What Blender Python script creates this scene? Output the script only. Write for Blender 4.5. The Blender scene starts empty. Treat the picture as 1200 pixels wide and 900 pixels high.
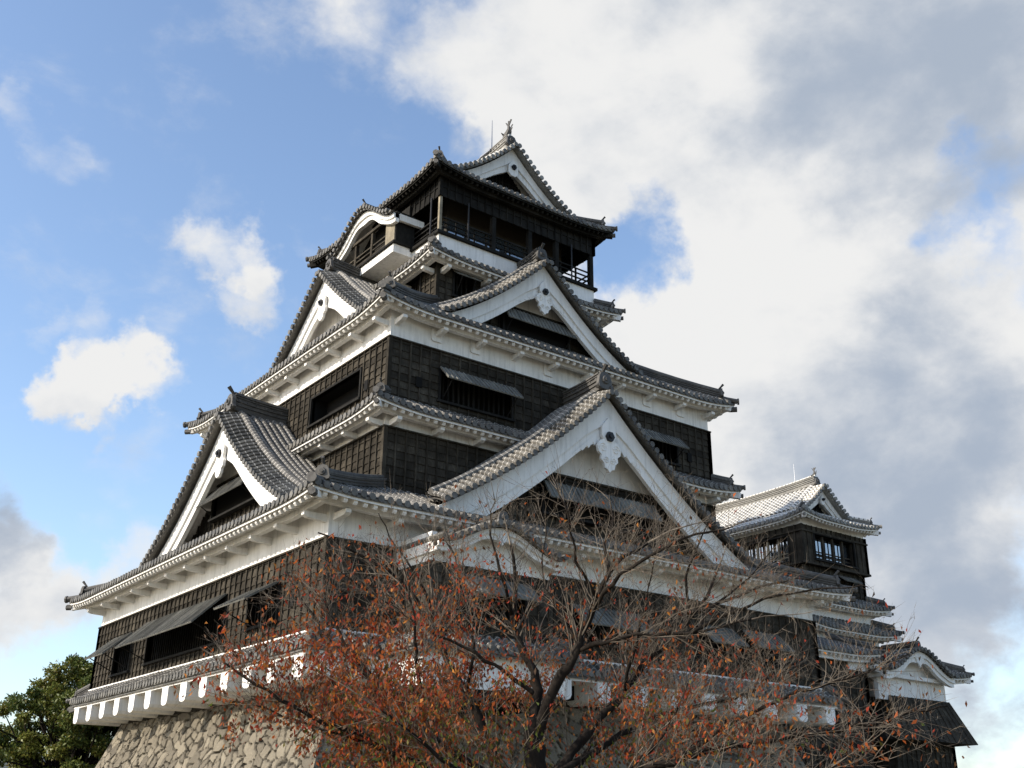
import bpy, math, random
import numpy as np
from mathutils import Vector, Matrix
random.seed(7); rng = np.random.default_rng(11)
R = math.radians
scene = bpy.context.scene
COL = scene.collection

# ------------------------------------------------------------------ camera
CAM = (-15.461, -30.424, -5.783)
YAW, PITCH, ROLL, FPX = R(53.246), R(22.205), R(0.631), 1262.34
fw = Vector((math.cos(PITCH)*math.cos(YAW), math.cos(PITCH)*math.sin(YAW), math.sin(PITCH)))
rt = Vector((math.sin(YAW), -math.cos(YAW), 0)); up = rt.cross(fw)
rt2 = rt*math.cos(ROLL)+up*math.sin(ROLL); up2 = -rt*math.sin(ROLL)+up*math.cos(ROLL)
cd = bpy.data.cameras.new('camera'); cam = bpy.data.objects.new('camera', cd); COL.objects.link(cam)
cd.sensor_fit = 'HORIZONTAL'; cd.sensor_width = 36; cd.lens = FPX/1200*36
cd.clip_start = 0.1; cd.clip_end = 6000
cam.matrix_world = Matrix(((rt2.x, up2.x, -fw.x, CAM[0]), (rt2.y, up2.y, -fw.y, CAM[1]), (rt2.z, up2.z, -fw.z, CAM[2]), (0, 0, 0, 1)))
scene.camera = cam

# ------------------------------------------------------------------ light, sky, exposure
SUN_AZ, SUN_EL = 14.0, 31.0            # azimuth from -X towards +Y
sd = Vector((-math.cos(R(SUN_EL))*math.cos(R(SUN_AZ)), math.cos(R(SUN_EL))*math.sin(R(SUN_AZ)), math.sin(R(SUN_EL))))
sl = bpy.data.lights.new('sun', 'SUN'); sl.energy = 3.3; sl.angle = R(0.5); sl.color = (1.0, 0.91, 0.78)
so = bpy.data.objects.new('sun', sl); COL.objects.link(so)
so.rotation_euler = sd.to_track_quat('Z', 'Y').to_euler()
scene.view_settings.view_transform = 'Standard'; scene.view_settings.look = 'None'
scene.view_settings.gamma = 1; scene.view_settings.exposure = 0.9
try: scene.view_settings.use_curve_mapping = False
except Exception: pass
scene.cycles.max_bounces = 6

def pixdir(px, py):
    d = fw*FPX + rt2*(px-600) + up2*(450-py)
    return d.normalized()

W = bpy.data.worlds.new('World'); scene.world = W; W.use_nodes = True
nt = W.node_tree; N = nt.nodes; LK = nt.links; N.clear()
def nd(t, **kw):
    n = N.new(t)
    for k, v in kw.items(): setattr(n, k, v)
    return n
def wmath(op, a, b=None, c=None, clamp=False):
    n = nd('ShaderNodeMath', operation=op); n.use_clamp = clamp
    for i, x in enumerate((a, b, c)):
        if x is None: continue
        if isinstance(x, (int, float)): n.inputs[i].default_value = x
        else: LK.new(x, n.inputs[i])
    return n.outputs[0]
def wrange(x, a, b, c, d, smooth=True):
    n = nd('ShaderNodeMapRange'); n.interpolation_type = 'SMOOTHSTEP' if smooth else 'LINEAR'
    n.clamp = True
    LK.new(x, n.inputs[0])
    for i, v in enumerate((a, b, c, d)): n.inputs[i+1].default_value = v
    return n.outputs[0]
sky = nd('ShaderNodeTexSky'); sky.sky_type = 'NISHITA'; sky.sun_disc = False
sky.sun_elevation = R(SUN_EL); sky.sun_rotation = math.atan2(sd.x, sd.y)
sky.air_density = 1.0; sky.dust_density = 1.2; sky.ozone_density = 1.6
tc = nd('ShaderNodeTexCoord')
DIR = tc.outputs['Generated']
def wnoise(scale, detail, rough, off=(0, 0, 0), dist=0.0):
    m = nd('ShaderNodeMapping'); LK.new(DIR, m.inputs[0]); m.inputs['Location'].default_value = off
    m.inputs['Scale'].default_value = (1, 1, 1.5)
    n = nd('ShaderNodeTexNoise'); LK.new(m.outputs[0], n.inputs['Vector'])
    n.inputs['Scale'].default_value = scale; n.inputs['Detail'].default_value = detail
    n.inputs['Roughness'].default_value = rough; n.inputs['Distortion'].default_value = dist
    return n.outputs['Fac']
def warp(scale, amt, src, off):
    m = nd('ShaderNodeMapping'); LK.new(DIR, m.inputs[0]); m.inputs['Location'].default_value = off
    n = nd('ShaderNodeTexNoise'); LK.new(m.outputs[0], n.inputs['Vector']); n.inputs['Scale'].default_value = scale
    n.inputs['Detail'].default_value = 6; n.inputs['Roughness'].default_value = .6
    a = nd('ShaderNodeVectorMath', operation='SUBTRACT'); LK.new(n.outputs['Color'], a.inputs[0]); a.inputs[1].default_value = (.5, .5, .5)
    b = nd('ShaderNodeVectorMath', operation='SCALE'); LK.new(a.outputs[0], b.inputs[0]); b.inputs['Scale'].default_value = amt
    c = nd('ShaderNodeVectorMath', operation='ADD'); LK.new(src, c.inputs[0]); LK.new(b.outputs[0], c.inputs[1])
    d = nd('ShaderNodeVectorMath', operation='NORMALIZE'); LK.new(c.outputs[0], d.inputs[0]); return d.outputs[0]
WDIR = warp(7, .12, warp(24, .06, DIR, (4, 4, 1)), (1, 7, 3))
def blobs(lst):
    acc = None
    for px, py, r, w in lst:
        c = pixdir(px, py)
        d = nd('ShaderNodeVectorMath', operation='DOT_PRODUCT'); LK.new(WDIR, d.inputs[0]); d.inputs[1].default_value = c
        ang = 1.25*r/FPX
        v = wrange(d.outputs['Value'], math.cos(ang), 1.0, 0, w)
        acc = v if acc is None else wmath('ADD', acc, v)
    return acc
CLOUDS = [(1000, -60, 330, .5), (820, 110, 250, .42), (1120, 90, 260, .45), (660, 60, 150, .33), (545, 50, 90, .22), (620, 130, 80, .22),
          (640, 190, 110, .2), (450, 5, 90, .17), (320, -25, 90, .16), (940, 220, 140, .3), (830, 400, 190, .4), (1000, 380, 190, .42),
          (1180, 430, 170, .4), (930, 560, 230, .45), (1110, 600, 210, .4), (740, 480, 140, .3), (1190, 770, 170, .27), (1010, 720, 150, .25),
          (258, 300, 42, .36), (284, 345, 36, .33), (290, 310, 30, .17), (118, 448, 36, .42), (155, 444, 34, .38), (190, 452, 30, .32), (84, 460, 34, .35), (62, 466, 22, .22), (128, 474, 32, .26),
          (-10, 605, 62, .36), (30, 622, 40, .26), (40, 695, 58, .30), (100, 690, 45, .20), (160, 670, 38, .24), (-60, 700, 90, .3),
          (52, 172, 34, .13), (8, 115, 28, .17), (62, 398, 22, .15), (118, 396, 26, .14), (365, 285, 30, .12), (590, 190, 40, .14),
          (772, 292, 75, -.40), (738, 305, 60, -.28), (1085, 235, 85, -.38), (1035, 254, 60, -.26), (1165, 205, 75, -.30), (1125, 295, 50, -.32), (1185, 335, 50, -.38), (960, 270, 34, -.2), (1190, 540, 130, -.26), (1140, 720, 110, -.2), (1060, 610, 80, -.12)]
bias = blobs(CLOUDS)
n1 = wnoise(5.5, 9, .58, (3.1, 1.7, .4), .25)
n2 = wnoise(17, 7, .6, (.3, 5.1, 2.2), .2)
dens = wmath('ADD', bias, wmath('MULTIPLY', wmath('SUBTRACT', n1, .5), 1.0))
dens = wmath('ADD', dens, wmath('MULTIPLY', wmath('SUBTRACT', n2, .5), .6))
cover = wrange(dens, -.02, .56, 0, 1)
GREY = [(1160, 80, 220, .42), (960, 30, 200, .30), (1160, 470, 140, .32), (1060, 500, 130, .26), (1010, 630, 120, .22), (1150, 640, 110, .16),
        (930, 620, 100, .14), (1180, 850, 170, .45), (-10, 605, 70, .62), (60, 720, 60, .2)]
grey = blobs(GREY)
n3 = wnoise(6.5, 7, .54, (9.3, .2, 4.0), .2)
gr = wmath('ADD', grey, wmath('MULTIPLY', wmath('SUBTRACT', n3, .5), 1.9))
gr = wmath('ADD', gr, wmath('MULTIPLY', wmath('SUBTRACT', n2, .5), .5))
gr = wrange(gr, -.05, .85, 0, 1)
cr = nd('ShaderNodeValToRGB'); LK.new(gr, cr.inputs[0])
cr.color_ramp.elements[0].color = (.93, .93, .925, 1); cr.color_ramp.elements[1].color = (.44, .51, .62, 1)
e = cr.color_ramp.elements.new(.5); e.color = (.66, .70, .76, 1)
bg1 = nd('ShaderNodeBackground'); LK.new(sky.outputs[0], bg1.inputs[0]); bg1.inputs[1].default_value = 0.14
bg2 = nd('ShaderNodeBackground'); LK.new(cr.outputs[0], bg2.inputs[0]); bg2.inputs[1].default_value = 0.5
mx = nd('ShaderNodeMixShader'); LK.new(cover, mx.inputs[0]); LK.new(bg1.outputs[0], mx.inputs[1]); LK.new(bg2.outputs[0], mx.inputs[2])
wo = nd('ShaderNodeOutputWorld'); LK.new(mx.outputs[0], wo.inputs[0])

# ------------------------------------------------------------------ materials
class Mat:
    def __init__(s, name, rough=.8):
        s.m = bpy.data.materials.new(name); s.m.use_nodes = True
        s.t = s.m.node_tree; s.b = s.t.nodes['Principled BSDF']; s.b.inputs['Roughness'].default_value = rough
        s.b.inputs['Specular IOR Level'].default_value = .25
        s.tc = s.t.nodes.new('ShaderNodeTexCoord'); s.co = s.tc.outputs['Object']
    def link(s, a, b): s.t.links.new(a, b)
    def noise(s, scale, detail=5, rough=.6, stretch=(1, 1, 1)):
        m = s.t.nodes.new('ShaderNodeMapping'); m.inputs['Scale'].default_value = stretch; s.link(s.co, m.inputs[0])
        n = s.t.nodes.new('ShaderNodeTexNoise'); s.link(m.outputs[0], n.inputs['Vector'])
        n.inputs['Scale'].default_value = scale; n.inputs['Detail'].default_value = detail; n.inputs['Roughness'].default_value = rough
        return n.outputs['Fac']
    def ramp(s, x, stops):
        r = s.t.nodes.new('ShaderNodeValToRGB'); s.link(x, r.inputs[0]); el = r.color_ramp.elements
        while len(el) < len(stops): el.new(.5)
        for e, (p, c) in zip(el, stops):
            e.position = p; e.color = (c if len(c) == 4 else (*c, 1))
        return r.outputs[0]
    def math(s, op, a, b=None, clamp=False):
        n = s.t.nodes.new('ShaderNodeMath'); n.operation = op; n.use_clamp = clamp
        for i, x in enumerate((a, b)):
            if x is None: continue
            if isinstance(x, (int, float)): n.inputs[i].default_value = x
            else: s.link(x, n.inputs[i])
        return n.outputs[0]
    def mix(s, f, a, b, mode='MIX'):
        n = s.t.nodes.new('ShaderNodeMix'); n.data_type = 'RGBA'; n.blend_type = mode
        for sock, x in ((n.inputs[0], f), (n.inputs[6], a), (n.inputs[7], b)):
            if isinstance(x, (int, float)): sock.default_value = x
            elif isinstance(x, tuple): sock.default_value = (*x, 1)
            else: s.link(x, sock)
        return n.outputs[2]
    def attr(s, name, out='Fac'):
        n = s.t.nodes.new('ShaderNodeAttribute'); n.attribute_name = name; return n.outputs[out]
    def bump(s, h, dist=.02, strength=1):
        b = s.t.nodes.new('ShaderNodeBump'); b.inputs['Distance'].default_value = dist; b.inputs['Strength'].default_value = strength
        s.link(h, b.inputs['Height']); s.link(b.outputs[0], s.b.inputs['Normal'])
    def color(s, c):
        if isinstance(c, tuple): s.b.inputs['Base Color'].default_value = (*c, 1)
        else: s.link(c, s.b.inputs['Base Color'])
        return s

M = {}
def plaster(name, c0, c1):
    m = Mat(name, .85)
    a = m.noise(1.3, 6, .65, (1, 1, .35)); b = m.noise(14, 4)
    col = m.ramp(m.math('ADD', m.math('MULTIPLY', a, .8), m.math('MULTIPLY', b, .2)), [(.30, c1), (.58, c0)])
    st = m.noise(3.2, 6, .7, (2.2, 2.2, .16)); pt = m.noise(.6, 4, .6)
    sm = m.ramp(m.math('ADD', m.math('MULTIPLY', st, .7), m.math('MULTIPLY', pt, .3)), [(.49, (0, 0, 0)), (.68, (1, 1, 1))])
    col = m.mix(m.math('MULTIPLY', sm, .62), col, tuple(x*.60 for x in c1))
    m.color(col); m.bump(b, .01, .25); M[name] = m.m
plaster('white_plaster', (.80, .78, .745), (.66, .64, .60))
plaster('bright_plaster', (.82, .805, .775), (.70, .685, .65))

def tile(name, dark, light, plast, amount):
    m = Mat(name, .62); m.b.inputs['Specular IOR Level'].default_value = .35
    run = m.attr('run')
    n = m.noise(1.1, 5, .65); n2 = m.noise(9, 4, .6); n3 = m.noise(38, 3, .6)
    base = m.ramp(m.math('ADD', m.math('MULTIPLY', n, .55), m.math('MULTIPLY', n2, .45)), [(.36, dark), (.66, light)])
    gi = m.t.nodes.new('ShaderNodeNewGeometry').outputs['Random Per Island']
    hs = m.t.nodes.new('ShaderNodeHueSaturation'); m.link(base, hs.inputs['Color']); m.link(m.math('ADD', m.math('MULTIPLY', gi, .7), .60), hs.inputs['Value']); base = hs.outputs[0]
    fr = m.math('FRACT', m.math('DIVIDE', run, .27))
    tri = m.math('ABSOLUTE', m.math('SUBTRACT', fr, .5))          # .5 at the joint
    lim = m.math('SUBTRACT', .5+.10, m.math('MULTIPLY', m.math('ADD', m.math('MULTIPLY', n2, .6), m.math('MULTIPLY', n, .6)), amount))
    j = m.math('GREATER_THAN', tri, lim)
    isroll = m.math('GREATER_THAN', run, .001)
    j = m.math('MULTIPLY', j, isroll)
    lich = m.ramp(n3, [(.60, (0, 0, 0)), (.72, (1, 1, 1))])
    col = m.mix(m.math('MULTIPLY', lich, .35), base, tuple(min(1, x*2.2) for x in light))
    col = m.mix(m.math('MULTIPLY', j, .85), col, plast)
    m.color(col)
    m.bump(m.math('ADD', fr, m.math('MULTIPLY', n3, .3)), .02, .6); M[name] = m.m
tile('roof_tile', (.056, .053, .049), (.165, .156, .138), (.48, .455, .41), .27)
tile('plastered_tile', (.12, .115, .105), (.26, .25, .225), (.74, .71, .65), .72)
tile('ridge_tile', (.036, .034, .032), (.11, .104, .094), (.3, .28, .25), .16)

def boards(name, c0, c1, c2):
    m = Mat(name, .85)
    a = m.noise(1.6, 5, .6); g = m.noise(5, 6, .7, (6, 6, .5)); f = m.noise(30, 4)
    v = m.math('ADD', m.math('MULTIPLY', a, .45), m.math('ADD', m.math('MULTIPLY', g, .4), m.math('MULTIPLY', f, .15)))
    gi = m.t.nodes.new('ShaderNodeNewGeometry').outputs['Random Per Island']
    hs = m.t.nodes.new('ShaderNodeHueSaturation'); m.link(m.ramp(v, [(.34, c0), (.5, c1), (.66, c2)]), hs.inputs['Color'])
    m.link(m.math('ADD', m.math('MULTIPLY', gi, .75), .62), hs.inputs['Value']); m.color(hs.outputs[0]); m.bump(m.math('ADD', g, f), .01, .5); m.b.inputs['Specular IOR Level'].default_value = .08; M[name] = m.m
boards('dark_boards', (.014, .0125, .010), (.036, .031, .024), (.086, .075, .058))
boards('black_wood', (.008, .008, .008), (.014, .0135, .0125), (.03, .028, .025))
boards('weathered_lit_board', (.10, .085, .062), (.20, .175, .13), (.32, .28, .21))  # weathered wood; its paleness also stands in for sunlight on post and railing
boards('shutter_wood', (.07, .07, .066), (.14, .138, .125), (.24, .23, .205))
boards('eave_wood', (.008, .0075, .007), (.015, .014, .012), (.03, .027, .023))
def plain(name, c, rough=.7, metal=0):
    m = Mat(name, rough); n = m.noise(7, 4); m.color(m.mix(n, tuple(x*.8 for x in c), tuple(x*1.2 for x in c)))
    m.b.inputs['Metallic'].default_value = metal; M[name] = m.m
plain('interior_dark', (.005, .0048, .0045), .95)
plain('black_iron', (.02, .02, .022), .5)
plain('rod_metal', (.25, .26, .28), .4, .8)
plain('door_wood', (.035, .029, .022), .6)
g = Mat('window_glass', .04); g.color((.05, .06, .07)); g.b.inputs['Specular IOR Level'].default_value = 1.0; g.b.inputs['IOR'].default_value = 2.3; M['window_glass'] = g.m
g = Mat('clear_glass', .02); g.color((1, 1, 1)); g.b.inputs['Transmission Weight'].default_value = 1; g.b.inputs['IOR'].default_value = 1.02; M['clear_glass'] = g.m

m = Mat('stone', .9)
tone = m.attr('tone'); n = m.noise(2.2, 6, .65); n2 = m.noise(17, 5, .65)
v = m.math('ADD', m.math('MULTIPLY', tone, .44), m.math('ADD', m.math('MULTIPLY', n, .32), m.math('MULTIPLY', n2, .28)))
jn = m.attr('joint'); n4 = m.noise(.7, 5, .6)
sc_ = m.ramp(v, [(.28, (.13, .114, .088)), (.52, (.195, .17, .128)), (.76, (.27, .237, .18))])
sc_ = m.mix(m.math('MULTIPLY', m.ramp(n4, [(.5, (0, 0, 0)), (.68, (1, 1, 1))]), .45), sc_, (.12, .106, .082))
m.color(m.mix(jn, (.03, .026, .02), sc_)); m.bump(m.math('ADD', n2, m.noise(45, 4, .6)), .05, .9); M['stone'] = m.m
m = Mat('ground', .95); n = m.noise(.4, 6); n2 = m.noise(8, 5)
m.color(m.ramp(m.math('ADD', m.math('MULTIPLY', n, .5), m.math('MULTIPLY', n2, .5)), [(.4, (.10, .085, .055)), (.6, (.20, .18, .13))])); m.bump(n2, .05); M['ground'] = m.m
m = Mat('bark', .9); m.b.inputs['Specular IOR Level'].default_value = .08; n = m.noise(6, 6, .7, (1, 1, .4)); n2 = m.noise(3, 4)
m.color(m.ramp(n, [(.35, (.010, .008, .0065)), (.55, (.02, .016, .013)), (.80, (.055, .046, .036))])); m.bump(n, .02); M['bark'] = m.m
m = Mat('twig_bark', .8); n = m.noise(3, 4); m.color(m.ramp(n, [(.35, (.055, .042, .032)), (.65, (.20, .165, .125))])); M['twig_bark'] = m.m
def leaf(name, rough=.55, tr=.45):
    m = Mat(name, rough); c = m.attr('tint', 'Color'); m.color(c)
    t = m.t.nodes.new('ShaderNodeBsdfTranslucent'); m.link(c, t.inputs[0])
    mxn = m.t.nodes.new('ShaderNodeMixShader'); mxn.inputs[0].default_value = tr
    o = m.t.nodes['Material Output']; m.link(m.b.outputs[0], mxn.inputs[1]); m.link(t.outputs[0], mxn.inputs[2]); m.link(mxn.outputs[0], o.inputs[0])
    M[name] = m.m
leaf('leaf', .6, .5); leaf('evergreen_leaf', .45, .25)
m = Mat('hill', .95); n = m.noise(.02, 6); m.color(m.ramp(n, [(.4, (.05, .06, .06)), (.6, (.08, .09, .08))])); M['hill'] = m.m

# ------------------------------------------------------------------ mesh builder
V = Vector
class MB:
    def __init__(s): s.v = []; s.f = []; s.run = []; s.tint = None
    def vert(s, p, run=0.0): s.v.append((p[0], p[1], p[2])); s.run.append(run); return len(s.v)-1
    def poly(s, pts, run=0.0):
        s.f.append([s.vert(p, run) for p in pts])
    def prism(s, pts, D):
        """closed polygon pts (3D, planar) extruded by vector D"""
        n = len(pts); D = V(D)
        a = [s.vert(p) for p in pts]; b = [s.vert(V(p)+D) for p in pts]
        s.f.append(a[::-1]); s.f.append(b)
        for i in range(n):
            j = (i+1) % n; s.f.append([a[i], a[j], b[j], b[i]])
    def box(s, o, A, B, C):
        o = V(o); A = V(A); B = V(B); C = V(C)
        s.prism([o, o+A, o+A+B, o+B], C)
    def bar(s, p, q, w, h, upv=(0, 0, 1)):
        p = V(p); q = V(q); t = (q-p).normalized(); sd_ = t.cross(V(upv))
        if sd_.length < 1e-4: sd_ = t.cross(V((1, 0, 0)))
        sd_.normalize(); u = sd_.cross(t)
        s.prism([p-sd_*w/2-u*h/2, p+sd_*w/2-u*h/2, p+sd_*w/2+u*h/2, p-sd_*w/2+u*h/2], q-p)
    def grid(s, rows, runs=None):
        idx = []
        for i, r in enumerate(rows):
            idx.append([s.vert(p, 0 if runs is None else runs[i][j]) for j, p in enumerate(r)])
        for i in range(len(rows)-1):
            for j in range(len(rows[0])-1):
                s.f.append([idx[i][j], idx[i][j+1], idx[i+1][j+1], idx[i+1][j]])
    def tube(s, path, r, n=6, cap=True, run0=None):
        path = [V(p) for p in path]; k = len(path); rr = r if hasattr(r, '__len__') else [r]*k
        rings = []; L = run0 if run0 is not None else 0
        ref = V((0, 0, 1))
        t0 = (path[-1]-path[0])
        if t0.length < 1e-6: return
        if abs(t0.normalized().z) > .9: ref = V((1, 0, 0))
        for i in range(k):
            t = (path[min(i+1, k-1)]-path[max(i-1, 0)])
            if t.length < 1e-6: t = t0.copy()
            t.normalize()
            a = t.cross(ref)
            if a.length < 1e-3: a = t.cross(V((0, 1, 0)))
            a.normalize(); b = a.cross(t)
            if i: L += (path[i]-path[i-1]).length
            rings.append([s.vert(path[i]+(a*math.cos(2*math.pi*j/n)+b*math.sin(2*math.pi*j/n))*rr[i], L if run0 is not None else 0) for j in range(n)])
        for i in range(k-1):
            for j in range(n):
                s.f.append([rings[i][j], rings[i][(j+1) % n], rings[i+1][(j+1) % n], rings[i+1][j]])
        if cap: s.f.append(rings[0][::-1]); s.f.append(rings[-1])
    def build(s, name, mat, parent=None, base=(0, 0, 0), smooth=False):
        me = bpy.data.meshes.new(name)
        b = V(base)
        if len(s.v):
            arr = np.array(s.v, dtype=float)-np.array(base, dtype=float)
            me.from_pydata(arr.tolist(), [], s.f)
        if any(s.run):
            at = me.attributes.new('run', 'FLOAT', 'POINT'); at.data.foreach_set('value', s.run)
        me.materials.append(M[mat] if isinstance(mat, str) else mat)
        if smooth: me.polygons.foreach_set('use_smooth', [True]*len(me.polygons))
        me.update()
        o = bpy.data.objects.new(name, me); COL.objects.link(o)
        if parent is not None: o.parent = parent
        return o

def thing(name, label, cat, loc, group=None):
    o = bpy.data.objects.new(name, None); COL.objects.link(o); o.location = loc; o.empty_display_size = .5
    o['label'] = label; o['category'] = cat
    if group: o['group'] = group
    return o

class Bld:
    """a building: centre, its Empty, and frames of its four faces (0 faces -Y, 1 faces -X, 2 +Y, 3 +X)"""
    def __init__(s, root, cx, cy): s.root = root; s.cx = cx; s.cy = cy; s.base = tuple(root.location)
    def P(s, k, u, v, z):
        if k == 0: return V((s.cx+u, s.cy+v, z))
        if k == 1: return V((s.cx+v, s.cy-u, z))
        if k == 2: return V((s.cx-u, s.cy-v, z))
        return V((s.cx-v, s.cy+u, z))
    def U(s, k): return s.P(k, 1, 0, 0)-s.P(k, 0, 0, 0)
    def I(s, k): return s.P(k, 0, 1, 0)-s.P(k, 0, 0, 0)        # inward
    def part(s, mb, name, mat, parent=None, smooth=False, label=None):
        if not mb.f: return None
        o = mb.build(name, mat, parent if parent is not None else s.root, s.base, smooth)
        if label: o['label'] = label
        return o

Z = V((0, 0, 1))
SP = .325                      # spacing of the round cover tiles

# ------------------------------------------------------------------ walls
def wall(B, k, v, ua, ub, z0, z1, holes=(), pitch=.46, row=.31, mat='dark_boards', battens=True, name='storey_wall', corner=True, mb=None, post_ends=(True, True)):
    """lapped weatherboards with battens on face k, outer plane at depth v; holes = (u0,u1,z0,z1)"""
    own = mb is None
    mb = mb or MB(); I = B.I(k); U = B.U(k)
    xs = sorted({ua, ub} | {h[0] for h in holes} | {h[1] for h in holes})
    xs = [x for x in xs if ua-1e-6 <= x <= ub+1e-6]
    def pieces(x0, x1):
        iv = [(z0, z1)]
        for h in holes:
            if h[0] < (x0+x1)/2 < h[1]:
                iv = [q for a, b in iv for q in ((a, min(b, h[2])), (max(a, h[3]), b)) if q[1]-q[0] > .02]
        return iv
    for x0, x1 in zip(xs[:-1], xs[1:]):
        for a, b in pieces(x0, x1):
            n0 = math.floor((a-z0)/row)
            i = n0
            while z0+i*row < b-1e-6:
                za, zb = max(a, z0+i*row), min(b, z0+(i+1)*row)
                fa = 1-(za-(z0+i*row))/row; fb = 1-(zb-(z0+i*row))/row
                oa, ob = .034*fa, .034*fb
                cuts = [x0]
                while cuts[-1] < x1-1e-6:
                    nx_ = cuts[-1]+float(rng.uniform(1.2, 3.4)); cuts.append(x1 if nx_ > x1-.8 else nx_)
                for xa, xb in zip(cuts[:-1], cuts[1:]):
                    jo = float(rng.uniform(0, .010))
                    mb.poly([B.P(k, xa, v-oa-jo, za), B.P(k, xb, v-oa-jo, za), B.P(k, xb, v-ob-jo*.3, zb), B.P(k, xa, v-ob-jo*.3, zb)])
                    mb.poly([B.P(k, xa, v, za), B.P(k, xb, v, za), B.P(k, xb, v-oa-jo, za), B.P(k, xa, v-oa-jo, za)])
                i += 1
    if battens:
        n = max(1, round((ub-ua)/pitch))
        for i in range(1, n):
            u = ua+(ub-ua)*i/n
            iv = [(z0, z1)]
            for h in holes:
                if h[0]-.06 < u < h[1]+.06:
                    iv = [q for a, b in iv for q in ((a, min(b, h[2])), (max(a, h[3]), b)) if q[1]-q[0] > .05]
            for a, b in iv:
                mb.box(B.P(k, u-.032, v-.075, a+.004), U*.064, I*.07, Z*(b-a-.008))
    if corner:
        if post_ends[0]: mb.box(B.P(k, ua-.085, v-.085, z0+.003), U*.17, I*.17, Z*(z1-z0-.006))
        if post_ends[1] and k in (0, 2): mb.box(B.P(k, ub-.085, v-.085, z0+.003), U*.17, I*.17, Z*(z1-z0-.006))
    if own: return B.part(mb, name, mat)
    return None

def window(B, k, v, u0, u1, z0, z1, shutter=None, bars=True, depth=.55, sill=True, bar_mat='black_wood', name='window', label=None):
    """recess in face k with jambs, lattice bars and a shutter hinged at the top: shutter=(out, drop)"""
    I = B.I(k); U = B.U(k)
    mb = MB()
    P = B.P
    mb.poly([P(k, u0, v+depth, z0), P(k, u1, v+depth, z0), P(k, u1, v+depth, z1), P(k, u0, v+depth, z1)])
    for a, b in (((u0, z0), (u1, z0)), ((u1, z0), (u1, z1)), ((u1, z1), (u0, z1)), ((u0, z1), (u0, z0))):
        mb.poly([P(k, a[0], v, a[1]), P(k, b[0], v, b[1]), P(k, b[0], v+depth, b[1]), P(k, a[0], v+depth, a[1])])
    w = B.part(mb, name, 'interior_dark', label=label)
    fb = MB(); t = .09
    fb.box(P(k, u0-t, v-.105, z1), U*(u1-u0+2*t), I*.2, Z*t)
    fb.box(P(k, u0-t, v-.10, z0), U*t, I*.2, Z*(z1-z0-.003)); fb.box(P(k, u1, v-.10, z0), U*t, I*.2, Z*(z1-z0-.003))
    if sill: fb.box(P(k, u0-t-.05, v-.16, z0-t-.003), U*(u1-u0+2*t+.1), I*.26, Z*t)
    B.part(fb, 'frame', 'black_wood', w)
    if bars:
        lb = MB(); n = max(2, round((u1-u0)/.24))
        for i in range(1, n):
            u = u0+(u1-u0)*i/n
            lb.box(P(k, u-.035, v+.12, z0+.002), U*.07, I*.07, Z*(z1-z0-.004))
        B.part(lb, 'lattice', bar_mat, w)
    if shutter:
        so_, dr = shutter; sb = MB()
        n = 1+round((u1-u0)/.22)
        hinge = v-.12
        nrm = V((0, 0, 0))
        T = P(k, u0-.1, hinge, z1+.05); d = P(k, u0-.1, hinge-so_, z1-dr)-T
        nn = d.cross(U).normalized()
        if nn.z < 0: nn = -nn
        sb.prism([T, T+U*(u1-u0+.2), T+U*(u1-u0+.2)+d, T+d], nn*.045)
        for i in range(n+1):                                    # ribs along the board
            q = T+U*((u1-u0+.2-.05)*i/n)+nn*.045
            sb.prism([q, q+U*.05, q+U*.05+d*.995, q+d*.995], nn*.028)
        B.part(sb, 'shutter', 'shutter_wood', w)
        for u in (u0+.15, u1-.15):
            pb = MB(); pb.tube([P(k, u, v+.05, z0+.05), P(k, u, hinge-so_*.92, z1-dr*.92)], .025, 5)
            B.part(pb, 'shutter_prop', 'black_wood', w)
    return w

def band(B, k, v, ua, ub, z0, z1, parent, thick=.25, name='plaster_band'):
    mb = MB(); mb.box(B.P(k, ua, v, z0), B.U(k)*(ub-ua), B.I(k)*thick, Z*(z1-z0))
    return B.part(mb, name, 'white_plaster', parent)

def core(B, hu, hv, z0, z1, name='dark_core'):  # opaque box added inside the shell to stop see-through and light leaks
    mb = MB(); mb.box((B.cx-hu, B.cy-hv, z0), (2*hu, 0, 0), (0, 2*hv, 0), (0, 0, z1-z0))
    return B.part(mb, name, 'interior_dark')

# ------------------------------------------------------------------ ornaments
def end_tile(B, pos, out, size, parent=None, finial=True, name='ridge_end_tile'):
    """demon-face style plaque closing a ridge, with a horn above it"""
    pos = V(pos); out = V(out); out.z = 0; out.normalize(); sdv = out.cross(Z)
    mb = MB(); s = size
    prof = [(-.5, 0), (-.62, .12), (-.5, .3), (-.44, .7), (-.3, .95), (0, 1.05), (.3, .95), (.44, .7), (.5, .3), (.62, .12), (.5, 0)]
    mb.prism([pos+sdv*(a*s)+Z*(b*s) for a, b in prof], out*(.24*s))
    mb.tube([pos+out*(.2*s)+Z*(.55*s), pos+out*(.34*s)+Z*(.55*s)], [.3*s, .22*s], 10)
    mb.tube([pos+out*(.3*s)+Z*(.55*s), pos+out*(.42*s)+Z*(.55*s)], .11*s, 8)
    for a in (-.42, .42):
        mb.tube([pos+sdv*(a*s)+out*(.2*s)+Z*(.14*s), pos+sdv*(a*s)+out*(.32*s)+Z*(.14*s)], .13*s, 8)
    if finial:
        mb.tube([pos-out*.1*s+Z*.98*s, pos+out*.1*s+Z*1.2*s, pos+out*.36*s+Z*1.48*s], [.10*s, .10*s, .13*s], 7)
    return B.part(mb, name, 'ridge_tile', parent)

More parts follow.
